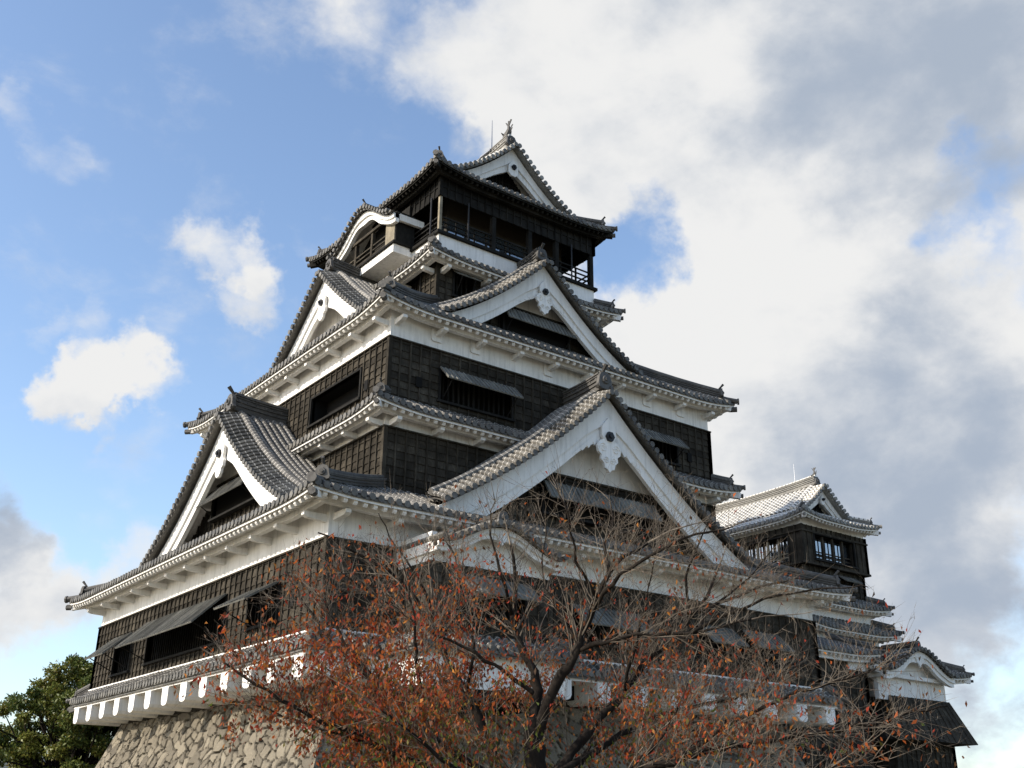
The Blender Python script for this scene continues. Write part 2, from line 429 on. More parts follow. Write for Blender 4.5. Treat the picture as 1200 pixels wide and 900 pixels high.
def ridge(B, path, w, h, parent, name='ridge', rings=True, mat='ridge_tile'):
    """stacked ridge along a path: body, projecting courses, ring tiles and a round cap"""
    path = [V(p) for p in path]; mb = MB()
    def sweep(w_, za, zb):
        L = []; Rr = []
        for i, p in enumerate(path):
            t = path[min(i+1, len(path)-1)]-path[max(i-1, 0)]; t.z = 0; t.normalize(); s_ = t.cross(Z)
            L.append(p-s_*w_/2); Rr.append(p+s_*w_/2)
        n = len(path)
        rows = [[a+Z*za for a in L], [a+Z*zb for a in L], [a+Z*zb for a in Rr], [a+Z*za for a in Rr], [a+Z*za for a in L]]
        mb.grid(rows)
        for e_ in (0, n-1): mb.poly([L[e_]+Z*za, Rr[e_]+Z*za, Rr[e_]+Z*zb, L[e_]+Z*zb])
    sweep(w, -.15, h*.86)
    for f in (.12, .42, .72): sweep(w+.10, h*f, h*f+.045)
    sweep(w+.14, h*.86, h*.86+.06)
    mb.tube([p+Z*(h*.86+.10) for p in path], .10, 7, run0=.01)
    if rings and h > .36:
        for a, b in zip(path[:-1], path[1:]):
            n = max(1, int((b-a).length/.22)); t = (b-a).normalized(); s_ = V((t.x, t.y, 0)).normalized().cross(Z)
            for i in range(n):
                c = a+(b-a)*((i+.5)/n)+Z*(h*.58)
                for sg in (-1, 1):
                    mb.tube([c+s_*(sg*w*.4), c+s_*(sg*(w/2+.04))], .07, 6)
    return B.part(mb, name, mat, parent)

def fish(B, pos, along, size, parent, name='roof_fish'):
    """shachi: a fish standing on its head with its tail in the air"""
    pos = V(pos); a = V(along).normalized(); mb = MB(); s = size
    pts = [(.30, .0), (.34, .22), (.20, .46), (.06, .66), (.02, .88), (.10, 1.08), (.22, 1.22)]
    rad = [.20, .27, .25, .19, .13, .08, .03]
    mb.tube([pos+a*(x*s)+Z*(z*s) for x, z in pts], [r*s for r in rad], 8)
    sdv = a.cross(Z)
    for dx in (-.25, 0, .28):                                     # tail fins
        q = pos+a*(.10*s)+Z*(1.0*s)
        mb.prism([q-sdv*.02*s, q+a*((dx-.08)*s)+Z*(.42*s)-sdv*.02*s, q+a*((dx+.05)*s)+Z*(.5*s)-sdv*.02*s, q+a*(.06*s)+Z*.02*s-sdv*.02*s], sdv*.05*s)
    for x, z in pts[1:5]:                                          # back fins
        q = pos+a*(x*s-.20*s)+Z*(z*s)
        mb.prism([q+Z*.1*s, q-a*.16*s+Z*.12*s, q-Z*.06*s], sdv*.04*s)
    for sg in (-1, 1):
        q = pos+a*.3*s+Z*.28*s+sdv*(sg*.22*s)
        mb.prism([q, q+sdv*(sg*.2*s)+Z*.22*s, q+Z*.2*s], a*.05*s)
    mb.box(pos+a*(.02*s)-sdv*(.24*s)-Z*.12*s, a*(.56*s), sdv*(.48*s), Z*.16*s)
    return B.part(mb, name, 'ridge_tile', parent)

# ------------------------------------------------------------------ pent and hip roofs
class Skirt:
    """a roof running round a rectangle: eave half sizes (hxe,hye) at ze, top half sizes (hxi,hyi) at zi"""
    def __init__(s, hxe, hye, ze, hxi, hyi, zi, lift=.3, sag=.78):
        s.e = (hxe, hye); s.i = (hxi, hyi); s.ze = ze; s.zi = zi; s.lift = lift; s.sag = sag
    def dims(s, k):
        a, b = (0, 1) if k % 2 == 0 else (1, 0)
        return s.e[a], s.e[b], s.i[a], s.i[b]                     # Hu eave, Hv eave, Hu top, Hv top
    def z(s, k, u, t):
        hue, hve, hui, hvi = s.dims(k)
        H = hue+(hui-hue)*t
        q = min(1, max(0, (abs(u)-(H-2.6))/2.6))
        return s.ze+(s.zi-s.ze)*(s.sag*t+(1-s.sag)*t*t)+s.lift*q*q*(1-t)
    def v(s, k, t):
        hue, hve, hui, hvi = s.dims(k); return -(hve+(hvi-hve)*t)
    def at(s, k, u, v):
        hue, hve, hui, hvi = s.dims(k); t = (v+hve)/(hve-hvi)
        if t < 0: return -99
        if t > 1: return s.zi+(t-1)*(s.zi-s.ze)*.6
        return s.z(k, u, t)

def roof_skirt(B, S, wallhv, sides=(0, 1, 2, 3), mat='roof_tile', soffit='white_plaster', raft=.36, beam=True, arms=1.95, disc=True,
               name='tiled_roof', hips=True, hip_mat='ridge_tile', cut=None, end_tiles=True, detail=(0, 1, 3), hipsize=1.0, arm_sides=(0, 1), rw=.14, flat_soffit=False):
    """wallhv(k) -> depth of the wall face below the eave on side k; cut(k,u) -> True where a tile row is left out"""
    mb = MB(); sf = MB(); rf = MB(); bm = MB(); arms_list = []
    for k in sides:
        hue, hve, hui, hvi = S.dims(k)
        nu = 2*max(10, int(hue*1.6)); nv = 7
        rows = []; runs = []
        for i in range(nv+1):
            t = i/nv; H = hue+(hui-hue)*t
            us = [-H+2*H*j/nu for j in range(nu+1)]
            rows.append([B.P(k, u, S.v(k, t), S.z(k, u, t)) for u in us]); runs.append([.01+t*(hve-hvi)*1.15]*len(us))
        keep = (lambda j: not (cut and cut(k, -hue+2*hue*(j+.5)/nu)))
        def cutgrid(m_, rw_, rn_=None):
            for j in range(nu):
                if keep(j): m_.grid([[r[j], r[j+1]] for r in rw_], None if rn_ is None else [[r[j], r[j+1]] for r in rn_])
        cutgrid(mb, rows, runs) if cut else mb.grid(rows, runs)
        # eave lip and pan ends
        n = int(2*hue/SP); off = -n*SP/2
        e0 = rows[0]
        for j_, (a, b) in enumerate(zip(e0[:-1], e0[1:])):
            if not keep(j_): continue
            mb.poly([a, b, b-Z*.09, a-Z*.09])
        for i in range(n+1):
            u = off+i*SP
            if cut and cut(k, u): continue
            if abs(u) <= hui: t1 = 1
            else: t1 = (hue-abs(u))/max(1e-6, hue-hui)
            if t1 < .03: continue
            m_ = max(3, int(t1*(hve-hvi)/.5)+2)
            ju = rng.normal(0, .010); jz = rng.normal(0, .007)
            pth = [B.P(k, u+ju, S.v(k, t1*j/(m_-1)), S.z(k, u, t1*j/(m_-1))+.045+jz) for j in range(m_)]
            mb.tube(pth, .108, 6, cap=False, run0=.02)
            if disc:
                I = B.I(k); mb.tube([pth[0]-I*.05, pth[0]+I*.03], .122, 8)
                if i < n and k in detail:
                    q = B.P(k, u+SP/2, -hve-.012, S.z(k, u+SP/2, 0)); U = B.U(k)
                    mb.prism([q-U*.1, q-U*.05-Z*.085, q+U*.05-Z*.085, q+U*.1], I*.03)
        # soffit and fascia
        wv = wallhv(k); tw = min(1, (wv+hve)/(hve-hvi))
        rows2 = []
        for i in range(4):
            t = i/3*tw; H = hue+(hui-hue)*t
            us = [-H+2*H*j/nu for j in range(nu+1)]
            rows2.append([B.P(k, u*(1-.02/hue), S.v(k, t)+(.05 if i == 0 else 0), S.z(k, u, t)-.17) for u in us])
        cutgrid(sf, rows2) if cut else sf.grid(rows2)
        f0 = rows2[0]
        for j_, (a, b) in enumerate(zip(f0[:-1], f0[1:])):
            if keep(j_): sf.poly([a, b, b+Z*.10, a+Z*.10])
        # rafters
        if k in detail and raft < 5:
            nr = int(2*hue/raft); I = B.I(k); U = B.U(k)
            for i in range(nr+1):
                u = -nr*raft/2+i*raft
                if cut and cut(k, u): continue
                tm = tw if abs(u) <= hui else min(tw, (hue-abs(u))/max(1e-6, hue-hui))
                v0 = -hve+.12; t0 = .12/(hve-hvi)
                if tm-t0 < .04: continue
                v1 = S.v(k, tm)
                a = S.z(k, u, t0)-.17; b = S.z(k, u, tm)-.17
                pr = [B.P(k, u-rw/2, v0, a), B.P(k, u-rw/2, v0, a-.11), B.P(k, u-rw/2, v0+.06, a-.17), B.P(k, u-rw/2, v1, b-.17), B.P(k, u-rw/2, v1, b)]
                rf.prism(pr, U*rw)
            if beam and wv+hve > .5:
                bv = -hve+(wv+hve)*.48; tb = (bv+hve)/(hve-hvi); zb = S.z(k, 0, tb)-.17-.17
                hb = hue-(wv+hve)*.48+.02
                m2 = 12
                pts = [-hb+2*hb*j/m2 for j in range(m2+1)]
                for a, b in zip(pts[:-1], pts[1:]):
                    pa = B.P(k, a, bv, S.z(k, a, tb)-.34); pb = B.P(k, b, bv, S.z(k, b, tb)-.34)
                    bm.prism([pa, pa-Z*.2, pa-Z*.2+I*.2, pa+I*.2], pb-pa)
                if arms and k in arm_sides:
                    wl = hue-(wv+hve)
                    na = max(1, round((2*wl-.5)/arms))
                    for i in range(na+1):
                        u = -wl+.25+(2*wl-.5)*i/na
                        zt = zb-.2+ (.0)
                        ab = MB(); aw = .20
                        vo = bv-.14
                        q = [(vo, zt), (vo, zt-.12), (vo+.14, zt-.19), (wv+.05, zt-.24), (wv+.05, zt)]
                        ab.prism([B.P(k, u-aw/2, x, z_) for x, z_ in q], U*aw)
                        arms_list.append(ab)
    roof = B.part(mb, name, mat)
    B.part(sf, 'soffit', soffit, roof); B.part(rf, 'rafters', soffit, roof); B.part(bm, 'eave_beam', soffit, roof)
    for ab in arms_list: B.part(ab, 'bracket', soffit, roof)
    if hips:
        hue, hve, hui, hvi = S.dims(0)
        for sx, sy in ((-1, -1), (1, -1), (-1, 1), (1, 1)):
            def hp(t):
                return V((B.cx+sx*(hue+(hui-hue)*t), B.cy+sy*(hve+(hvi-hve)*t), S.z(0, sx*(hue+(hui-hue)*t), t)))
            L = math.hypot(hue-hui, hve-hvi)
            t0 = min(.35, .62*hipsize/max(L, .1))
            n = 6
            path = [hp(t0+(1-t0)*j/n)+Z*.06 for j in range(n+1)]
            ridge(B, path, .22*hipsize, .30*hipsize, roof, 'hip_ridge', rings=False, mat=hip_mat)
            out = V((sx, sy, 0)).normalized()
            tb = MB(); tb.tube([hp(0)+out*.12+Z*.09, hp(t0*.5)+Z*.10, hp(t0)+Z*.10], .12*hipsize, 8)
            tb.tube([hp(0)+out*.12+Z*.09, hp(0)+out*.2+Z*.09], .15*hipsize, 8)
            cb = hp(0)-Z*.30+out*.02
            B.part(tb, 'corner_tile', hip_mat, roof)
            tb = MB(); tb.tube([cb-out*.25, cb+out*.06], .12*hipsize, 7); B.part(tb, 'eave_corner_tile', hip_mat, roof)
            if end_tiles: end_tile(B, hp(t0)+Z*.10+out*.02, out, .42*hipsize, roof)
            # corner timber under the eave
            cm = MB(); tw = .9*min(1, (wallhv(0)+hve)/(hve-hvi)); cm.bar(hp(.03)-Z*.34, hp(max(.1, tw))-Z*.40, .22, .26)
            B.part(cm, 'corner_beam', soffit, roof)
    return roof

# ------------------------------------------------------------------ triangular gables
def pendant(B, k, uc, v, z, size, parent, style='scroll'):
    """white carved pendant under the gable apex with a black boss"""
    s = size; mb = MB(); U = B.U(k); I = B.I(k)
    if style == 'scroll':
        half = [(0, .95), (.28, .62), (.30, .30), (.22, .18), (.38, .10), (.50, -.08), (.46, -.28), (.34, -.36), (.36, -.52), (.24, -.62), (.20, -.78), (.08, -.82), (0, -.92)]
    elif style == 'turnip':
        half = [(0, .9), (.34, .45), (.32, .1), (.42, -.06), (.40, -.28), (.26, -.36), (.24, -.52), (.1, -.66), (0, -.66)]
    else:
        half = [(0, .8), (.34, .4), (.34, -.12), (.14, -.3), (0, -.3)]
    pts = half+[(-a, b) for a, b in half[-2:0:-1]]
    mb.prism([B.P(k, uc+a*s, v-.09, z+b*s) for a, b in pts], I*.12)
    if style == 'scroll':
        for sg in (-1, 1):                                        # raised spirals
            for cx_, cz_, r0 in ((.27, -.12, .17), (.14, -.52, .12)):
                sp = [B.P(k, uc+sg*(cx_+r0*(1-i/16)*math.cos(i*.75))*s, v-.10, z+(cz_+r0*(1-i/16)*math.sin(i*.75))*s) for i in range(15)]
                mb.tube(sp, .022*s, 5)
    o = B.part(mb, 'pendant', 'bright_plaster', parent)
    b = MB(); r = .17*s
    b.prism([B.P(k, uc+r*math.cos(i*math.pi/3), v-.2, z+.28*s+r*math.sin(i*math.pi/3)) for i in range(6)], I*.14)
    b.tube([B.P(k, uc, v-.27, z+.28*s), B.P(k, uc, v-.18, z+.28*s)], r*.45, 8)
    B.part(b, 'pendant_boss', 'black_iron', parent)
    return o

def gable(B, k, uc, vf, v_back, za, w, a, b, skirt=None, bw=.85, wall_in=.95, mat='roof_tile', pend=('scroll', 1.0), fins=True, wall_split=None,
          name='gable', ridge_h=.55, lattice=False, both_sides=True, orn=.62, ext=0.0, back_gable=False, fishsize=0, rise=.40):
    """gabled roof of curved slopes; roof sheet z = za - a d + b d^2 at distance d from its ridge"""
    zc = lambda d: za-a*d+b*d*d
    def zs(d, v):                                                  # the roof rolls over towards the verge
        q = min(1.15, max(0, (vf+.95-v)/1.35)); r_ = rise*(1-q*q)
        if back_gable: q2 = min(1.15, max(0, (v-v_back+.95)/1.35)); r_ = rise*(1-max(q, q2)**2)
        return zc(d)+r_*min(1, .35+d/1.0)
    U = B.U(k); I = B.I(k)
    def dmax(v, sg, drop=.05):
        d = 0
        while d < w:
            if skirt is not None and zc(d) < skirt.at(k, uc+sg*d, v)-drop: break
            d += .1
        return min(d, w)
    mb = MB()
    vs = [vf-.36]
    while vs[-1] < v_back-.3: vs.append(vs[-1]+.3)
    vs.append(v_back)
    nd_ = 12
    for sg in (-1, 1):
        rows = []; runs = []
        for v in vs:
            dm = dmax(v, sg)
            rows.append([B.P(k, uc+sg*dm*j/nd_, v, zs(dm*j/nd_, v)) for j in range(nd_+1)]); runs.append([.01+dm*j/nd_*1.25 for j in range(nd_+1)])
        mb.grid(rows, runs)
        mb.grid([[p-Z*.12 for p in r] for r in rows])
        # rows of round tiles down the slope
        v = vf+.78
        while v < v_back-.05:
            dm = dmax(v, sg)
            if dm > .3:
                m_ = max(3, int(dm/.45))
                mb.tube([B.P(k, uc+sg*(.05+(dm-.05)*j/m_), v, zs(.05+(dm-.05)*j/m_, v)+.045) for j in range(m_+1)], .108, 6, cap=False, run0=.02)
            v += SP
        # verge: short tiles pointing outwards, and the thick edge roll
        dm = dmax(vf, sg, .12)
        d = .12
        while d < dm:
            n_ = 1/math.sqrt(1+(a-2*b*d)**2)
            p = B.P(k, uc+sg*d, vf-.44, zs(d, vf-.44)+.05); q = B.P(k, uc+sg*d, vf+.42, zs(d, vf+.42)+.05)
            mb.tube([p, B.P(k, uc+sg*d, vf-.02, zs(d, vf-.02)+.05), q], .10, 6, run0=.02); mb.tube([p-I*.03, p+I*.04], .125, 8)
            d += SP*n_
        m_ = max(3, int(dm/.4))
        mb.tube([B.P(k, uc+sg*dm*j/m_, vf+.55, zs(dm*j/m_, vf+.55)+.12) for j in range(m_+1)], .145, 7, run0=.02)
        lip = [B.P(k, uc+sg*dm*j/nd_, vf-.36, zs(dm*j/nd_, vf-.36)) for j in range(nd_+1)]
        for p, q in zip(lip[:-1], lip[1:]): mb.poly([p, q, q-Z*.12, p-Z*.12])
    g_ = B.part(mb, name, mat)
    # bargeboards, one per rake, in two steps
    for sg in (-1, 1):
        dm = min(w, dmax(vf, sg, .45)+.1); n = 14
        for lo, hi, vo, th, nm in ((.12, .12+bw*.62, vf, .30, 'bargeboard'), (.12, .12+bw, vf+.09, .18, 'bargeboard')):
            bb = MB(); top = []; bot = []
            for j in range(n+1):
                d = dm*(j/n)**1.25; f = 1+.20*(j/n)+.42*math.exp(-(d/.75)**2)
                top.append(B.P(k, uc+sg*d, vo, zc(d)-lo)); bot.append(B.P(k, uc+sg*d, vo, zc(d)-.12-(hi-.12)*f*math.sqrt(1+(a-2*b*d)**2)/1.12))
            A = [p+I*th for p in top]; C = [p+I*th for p in bot]
            bb.grid([top, bot]); bb.grid([A, C]); bb.grid([bot, C]); bb.grid([top, A])
            bb.poly([top[-1], bot[-1], C[-1], A[-1]])
            B.part(bb, nm, 'bright_plaster', g_)
    # soffit behind the barge and gable wall
    vw = vf+wall_in
    gm = MB()
    n = 16; pts = []
    dl = dmax(vw, -1, .2); dr = dmax(vw, 1, .2)
    for j in range(-n, n+1):
        d = (dl if j < 0 else dr)*abs(j)/n
        pts.append((uc+math.copysign(d, j), zc(d)-.14))
    zb = min(pts[0][1], pts[-1][1])-.05
    gm.prism([B.P(k, x, vw, z_) for x, z_ in pts]+[B.P(k, pts[-1][0], vw, zb), B.P(k, pts[0][0], vw, zb)], I*.12)
    B.part(gm, 'gable_wall', 'white_plaster', g_)
    for sg in (-1, 1):
        dm = dmax(vw, sg, .2); sm = MB()
        sm.grid([[B.P(k, uc+sg*dm*j/n, vf+.26, zc(dm*j/n)-.16) for j in range(n+1)], [B.P(k, uc+sg*dm*j/n, vw, zc(dm*j/n)-.16) for j in range(n+1)]])
        B.part(sm, 'verge_soffit', 'white_plaster', g_)
    if wall_split is not None:                                     # dark boards on the lower gable wall
        dbm = MB(); row = .30; z = zb
        def half(zq):
            d = 0
            while d < w and zc(d)-.16 > zq: d += .03
            return d-.02
        while z < wall_split-1e-3:
            z2 = min(z+row, wall_split); h1 = min(half(z), half(z2))+.12
            dbm.poly([B.P(k, uc-h1, vw-.06, z), B.P(k, uc+h1, vw-.06, z), B.P(k, uc+h1, vw-.02, z2), B.P(k, uc-h1, vw-.02, z2)])
            dbm.poly([B.P(k, uc-h1, vw-.0, z), B.P(k, uc+h1, vw-.0, z), B.P(k, uc+h1, vw-.06, z), B.P(k, uc-h1, vw-.06, z)])
            z = z2
        u = -w
        while u < w:
            d = abs(u); top = min(wall_split, zc(d)-.3)
            if top-zb > .2: dbm.box(B.P(k, uc+u-.03, vw-.10, zb), U*.06, I*.06, Z*(top-zb))
            u += .46
        dbm.box(B.P(k, uc-half(wall_split), vw-.12, wall_split), U*(2*half(wall_split)), I*.1, Z*.08)
        B.part(dbm, 'gable_boards', 'dark_boards', g_)
    if lattice:
        lm = MB(); zt = za-1.0; z = zb
        while z < zt:
            d = 0
            while zc(d)-.8 > z and d < w: d += .03
            if d > .1: lm.box(B.P(k, uc-d, vw-.05, z), U*(2*d), I*.04, Z*.06)
            z += .2
        u = -w
        while u < w:
            top = zc(abs(u))-.85
            if top-zb > .1: lm.box(B.P(k, uc+u-.03, vw-.06, zb), U*.06, I*.05, Z*(top-zb))
            u += .2
        dk = MB(); pp = [(x, z_-.62) for x, z_ in pts if z_-.62 > zb]
        dk.poly([B.P(k, x, vw-.01, z_) for x, z_ in pp]+[B.P(k, pp[-1][0], vw-.01, zb), B.P(k, pp[0][0], vw-.01, zb)])
        B.part(dk, 'gable_vent', 'interior_dark', g_); B.part(lm, 'lattice', 'black_wood', g_)
    if pend:
        pz = za-.12-bw*1.05
        pendant(B, k, uc, vf+.0, pz-pend[1]*.85, pend[1], g_, pend[0])
        if fins and pend[0] == 'scroll':
            for sg in (-1, 1):
                fm = MB(); s = pend[1]; top = []; bot = []
                for j in range(13):
                    d = .42*s+j*.085*s
                    zt = zc(d)-.12-bw*.93*math.sqrt(1+(a-2*b*d)**2)/1.12
                    dep = (.27*(1-j/12)+.03)*s*(1+.35*math.sin(j*2.1))
                    top.append(B.P(k, uc+sg*d, vf+.07, zt)); bot.append(B.P(k, uc+sg*d, vf+.07, zt-dep))
                fm.grid([top, bot]); fm.grid([[p+I*.08 for p in top], [p+I*.08 for p in bot]]); fm.grid([bot, [p+I*.08 for p in bot]])
                B.part(fm, 'pendant_fin', 'bright_plaster', g_)
    # ridge
    L = v_back-vf; nR = 6
    rp = [B.P(k, uc, vf+.25+(L-.25)*j/nR, za+.08+rise*.45+.16*(1-j/nR)**2) for j in range(nR+1)]
    if back_gable: rp = [B.P(k, uc, vf+.25+(L-.5)*j/8, za+.08+rise*.45+.18*(abs(j-4)/4)**2) for j in range(9)]
    ridge(B, rp, .30, ridge_h, g_, 'ridge', mat=('ridge_tile' if mat == 'roof_tile' else mat))
    end_tile(B, B.P(k, uc, vf+.22, za+.06+rise*.45), -I, orn, g_, finial=not fishsize)
    if fishsize: fish(B, B.P(k, uc, vf+.30, za+.15+ridge_h), I, fishsize, g_)
    if back_gable:
        end_tile(B, B.P(k, uc, v_back-.22, za+.10), I, orn, g_, finial=False)
        if fishsize: fish(B, B.P(k, uc, v_back-.30, za+.15+ridge_h), -I, fishsize, g_)
    return g_

# ------------------------------------------------------------------ undulating gable (karahafu)
def kara(B, k, uc, vf, v_back, w, ze, h, mat='roof_tile', bw=.42, name='curved_gable', wall_v=None, wall_z0=None, boss=True, wall_mat='white_plaster', barge='bright_plaster', thick=.36, flat=.12):
    U = B.U(k); I = B.I(k)
    def zk(d):
        q = min(1, abs(d)/w)
        return ze+h*(.5+.5*math.cos(math.pi*q))+flat*max(0, q-.86)
    n = 28; us = [-w+2*w*j/n for j in range(n+1)]
    mb = MB()
    mb.grid([[B.P(k, uc+u, vf-.2, zk(u)) for u in us], [B.P(k, uc+u, v_back, zk(u)) for u in us]], [[.01]*(n+1), [.01+v_back-vf]*(n+1)])
    for i in range(n):
        p = B.P(k, uc+us[i], vf-.2, zk(us[i])); q = B.P(k, uc+us[i+1], vf-.2, zk(us[i+1]))
        mb.poly([p, q, q-Z*.1, p-Z*.1])
    d = -w+.05
    while d < w:
        sl = (zk(d+.01)-zk(d-.01))/.02
        z_ = zk(d)+.045
        mb.tube([B.P(k, uc+d, vf-.28, z_), B.P(k, uc+d, v_back, z_)], .108, 6, cap=False, run0=.02)
        mb.tube([B.P(k, uc+d, vf-.32, z_), B.P(k, uc+d, vf-.24, z_)], .105, 8)
        d += SP/math.sqrt(1+sl*sl)
    g_ = B.part(mb, name, mat)
    for lo, hi, vo, th in ((.1, .1+bw*.5, vf-.02, .3), (.1, .1+bw, vf+.07, .2)):
        top = []; bot = []; bb = MB()
        for u in us:
            q = abs(u)/w
            f = 1+.5*math.exp(-(q/.18)**2)+.25*math.exp(-((q-.5)/.15)**2)
            top.append(B.P(k, uc+u, vo, zk(u)-lo)); bot.append(B.P(k, uc+u, vo, zk(u)-.1-(hi-.1)*f))
        A = [p+I*th for p in top]; C = [p+I*th for p in bot]
        bb.grid([top, bot]); bb.grid([A, C]); bb.grid([bot, C]); bb.grid([top, A])
        bb.poly([top[0], bot[0], C[0], A[0]]); bb.poly([top[-1], bot[-1], C[-1], A[-1]])
        B.part(bb, 'bargeboard', barge, g_)
    sm = MB(); sm.grid([[B.P(k, uc+u, vf+.2, zk(u)-.14) for u in us], [B.P(k, uc+u, v_back, zk(u)-.14) for u in us]])
    for sg in (-1, 1):                                             # boxed side eaves
        sm.box(B.P(k, uc+sg*w-(.16 if sg > 0 else 0), vf+.32, ze-thick), U*.16, I*(v_back-vf-.32), Z*(thick-.02))
    B.part(sm, 'soffit', 'white_plaster', g_)
    if boss:
        bm_ = MB(); s = bw*1.5; pz = zk(0)-.1-bw*.9
        half = [(0, .5), (.5, .35), (.75, .1), (.45, -.05), (.4, -.35), (.15, -.5), (0, -.75)]
        pts = half+[(-a, b) for a, b in half[-2:0:-1]]
        bm_.prism([B.P(k, uc+a*s, vf+.0, pz+b*s) for a, b in pts], I*.1); B.part(bm_, 'pendant', 'bright_plaster', g_)
    if wall_v is not None:
        wm = MB(); pts = [(u, zk(u)-.12) for u in us if abs(u) < w-.35]
        wm.prism([B.P(k, uc+u, wall_v, z_) for u, z_ in pts]+[B.P(k, uc+pts[-1][0], wall_v, wall_z0), B.P(k, uc+pts[0][0], wall_v, wall_z0)], I*.15)
        B.part(wm, 'gable_wall', wall_mat, g_)
    rp = [B.P(k, uc, vf+.1, zk(0)+.05), B.P(k, uc, v_back, zk(0)+.05)]
    ridge(B, rp, .24, .30, g_, 'ridge', rings=False, mat=('ridge_tile' if mat == 'roof_tile' else mat))
    end_tile(B, B.P(k, uc, vf+.05, zk(0)+.06), -I, .42, g_)
    return g_

# ================================================================== ground and hill
gm = MB(); nx = 60
gs = []
for i in range(nx+1):
    row = []
    for j in range(nx+1):
        x = (i/nx-.5); y = (j/nx-.5)
        x = math.copysign(abs(2*x)**2.2, x)*2600; y = math.copysign(abs(2*y)**2.2, y)*2600
        row.append((x, y, -7.4))
    gs.append(row)
gm.grid(gs)
o = gm.build('ground', 'ground'); o['kind'] = 'structure'
hm = MB(); rows = []
hd = Vector((fw.x, fw.y, 0)).normalized(); hr = Vector((rt.x, rt.y, 0))
for i in range(41):
    f = i/40; r = []
    for j in range(9):
        g_ = j/8
        hgt = 95*math.sin(math.pi*f)**1.3*math.sin(math.pi*g_)*(1+.25*math.sin(7*f+2)+.1*math.sin(19*f))
        p = Vector((CAM[0], CAM[1], 0))+hd*(1500+300*g_)+hr*(-1250+820*f)
        r.append((p.x, p.y, -8+max(0, hgt)))
    rows.append(r)
hm.grid(rows); o = hm.build('far_hill', 'hill', smooth=True); o['kind'] = 'structure'

# ================================================================== stone base of the main keep
def stone_face(B, k, hu, hv, ztop, zbot, slope, curve, step, mb, tones):
    H = ztop-zbot; nh = int(H/step); n = int(2*(hu+slope*H)/step)
    hs = np.linspace(0, H, nh+1); f = np.linspace(-1, 1, n+1)
    off = slope*hs+curve*hs**2
    U_ = f[None, :]*(hu+off)[:, None]; Hh = np.repeat(hs[:, None], n+1, 1)
    r2 = np.random.default_rng(5+k)
    gx, gy = .54, .40
    cx, cy = np.meshgrid(np.arange(-hu-4, hu+4, gx), np.arange(-.6, H+.6, gy))
    cx = cx+(np.arange(cx.shape[0])[:, None] % 2)*gx*.5
    sx = (cx+r2.uniform(-.30, .30, cx.shape)).ravel(); sy = (cy+r2.uniform(-.24, .24, cy.shape)).ravel()
    tn = r2.uniform(0, 1, sx.size); bulge = r2.uniform(-.035, .05, sx.size); tx = r2.uniform(-.07, .07, sx.size); ty = r2.uniform(-.07, .07, sx.size)
    sc = r2.uniform(.85, 1.18, sx.size)
    P = np.stack([U_.ravel(), Hh.ravel()], 1)
    wob = .05*np.sin(P[:, 0]*7+P[:, 1]*5)+.04*np.sin(P[:, 1]*11-P[:, 0]*3)
    d1 = np.full(len(P), 9.); d2 = np.full(len(P), 9.); idx = np.zeros(len(P), int)
    for s in range(sx.size):
        dx = P[:, 0]-sx[s]+wob; dy = P[:, 1]-sy[s]
        a_ = dx*.94+dy*.34; b_ = -dx*.34+dy*.94
        m_ = np.abs(dx) < 2
        d = np.where(m_, np.sqrt((a_*.78)**2+(b_*1.12)**2)*sc[s], 9)
        lt = d < d1; d2 = np.where(lt, d1, np.minimum(d2, d)); idx = np.where(lt, s, idx); d1 = np.minimum(d1, d)
    e = np.clip((d2-d1)/.055, 0, 1); e = e*e*(3-2*e)
    rel = -.11*(1-e)+.75*bulge[idx]*e+(tx[idx]*(P[:, 0]-sx[idx])+ty[idx]*(P[:, 1]-sy[idx]))*e+.012*np.sin(P[:, 0]*31)*np.sin(P[:, 1]*37)
    base = len(mb.v); off_ = np.repeat(off[:, None], n+1, 1).ravel()
    edge = np.minimum(1, (1-np.abs(np.repeat(f[None, :], nh+1, 0).ravel()))*12)
    rel = rel*edge
    for i in range(len(P)):
        p = B.P(k, P[i, 0], -(hv+off_[i]+rel[i]), ztop-P[i, 1]); mb.vert(p)
    tones.extend(zip(tn[idx].tolist(), e.tolist()))
    for i in range(nh):
        for j in range(n):
            a = base+i*(n+1)+j; mb.f.append([a, a+n+1, a+n+2, a+1])
def stone_base(name, label, cx, cy, hu, hv, ztop, zbot, steps):
    root = thing(name, label, 'stone wall', (cx, cy, zbot)); B = Bld(root, cx, cy)
    for k in range(4):
        mb = MB(); tones = []
        a, b = (hu, hv) if k % 2 == 0 else (hv, hu)
        stone_face(B, k, a, b, ztop, zbot, .34, .018, steps[k], mb, tones)
        o = B.part(mb, 'stone_facing', 'stone')
        at = o.data.attributes.new('tone', 'FLOAT', 'POINT'); at.data.foreach_set('value', [q[0] for q in tones])
        at = o.data.attributes.new('joint', 'FLOAT', 'POINT'); at.data.foreach_set('value', [q[1] for q in tones])
    mb = MB(); mb.poly([(cx-hu, cy-hv, ztop), (cx+hu, cy-hv, ztop), (cx+hu, cy+hv, ztop), (cx-hu, cy+hv, ztop)])
    B.part(mb, 'top_course', 'stone')
stone_base('stone_base', 'sloping base of fitted brown stones beneath the large black and white castle tower', 12, 11.305, 10.8, 10.1, -1.78, -7.5, (.065, .055, .5, .5))

# ================================================================== main keep
CX, CY = 12.0, 11.305
keep = thing('castle_keep', 'tall black and white castle tower with stacked tiled roofs and big white gables', 'castle', (CX, CY, -1.75))
B = Bld(keep, CX, CY)
core(B, 11.3, 10.6, -1.6, 4.0); core(B, 8.0, 8.1, 4.0, 13.0); core(B, 3.9, 4.7, 13.0, 18.2)

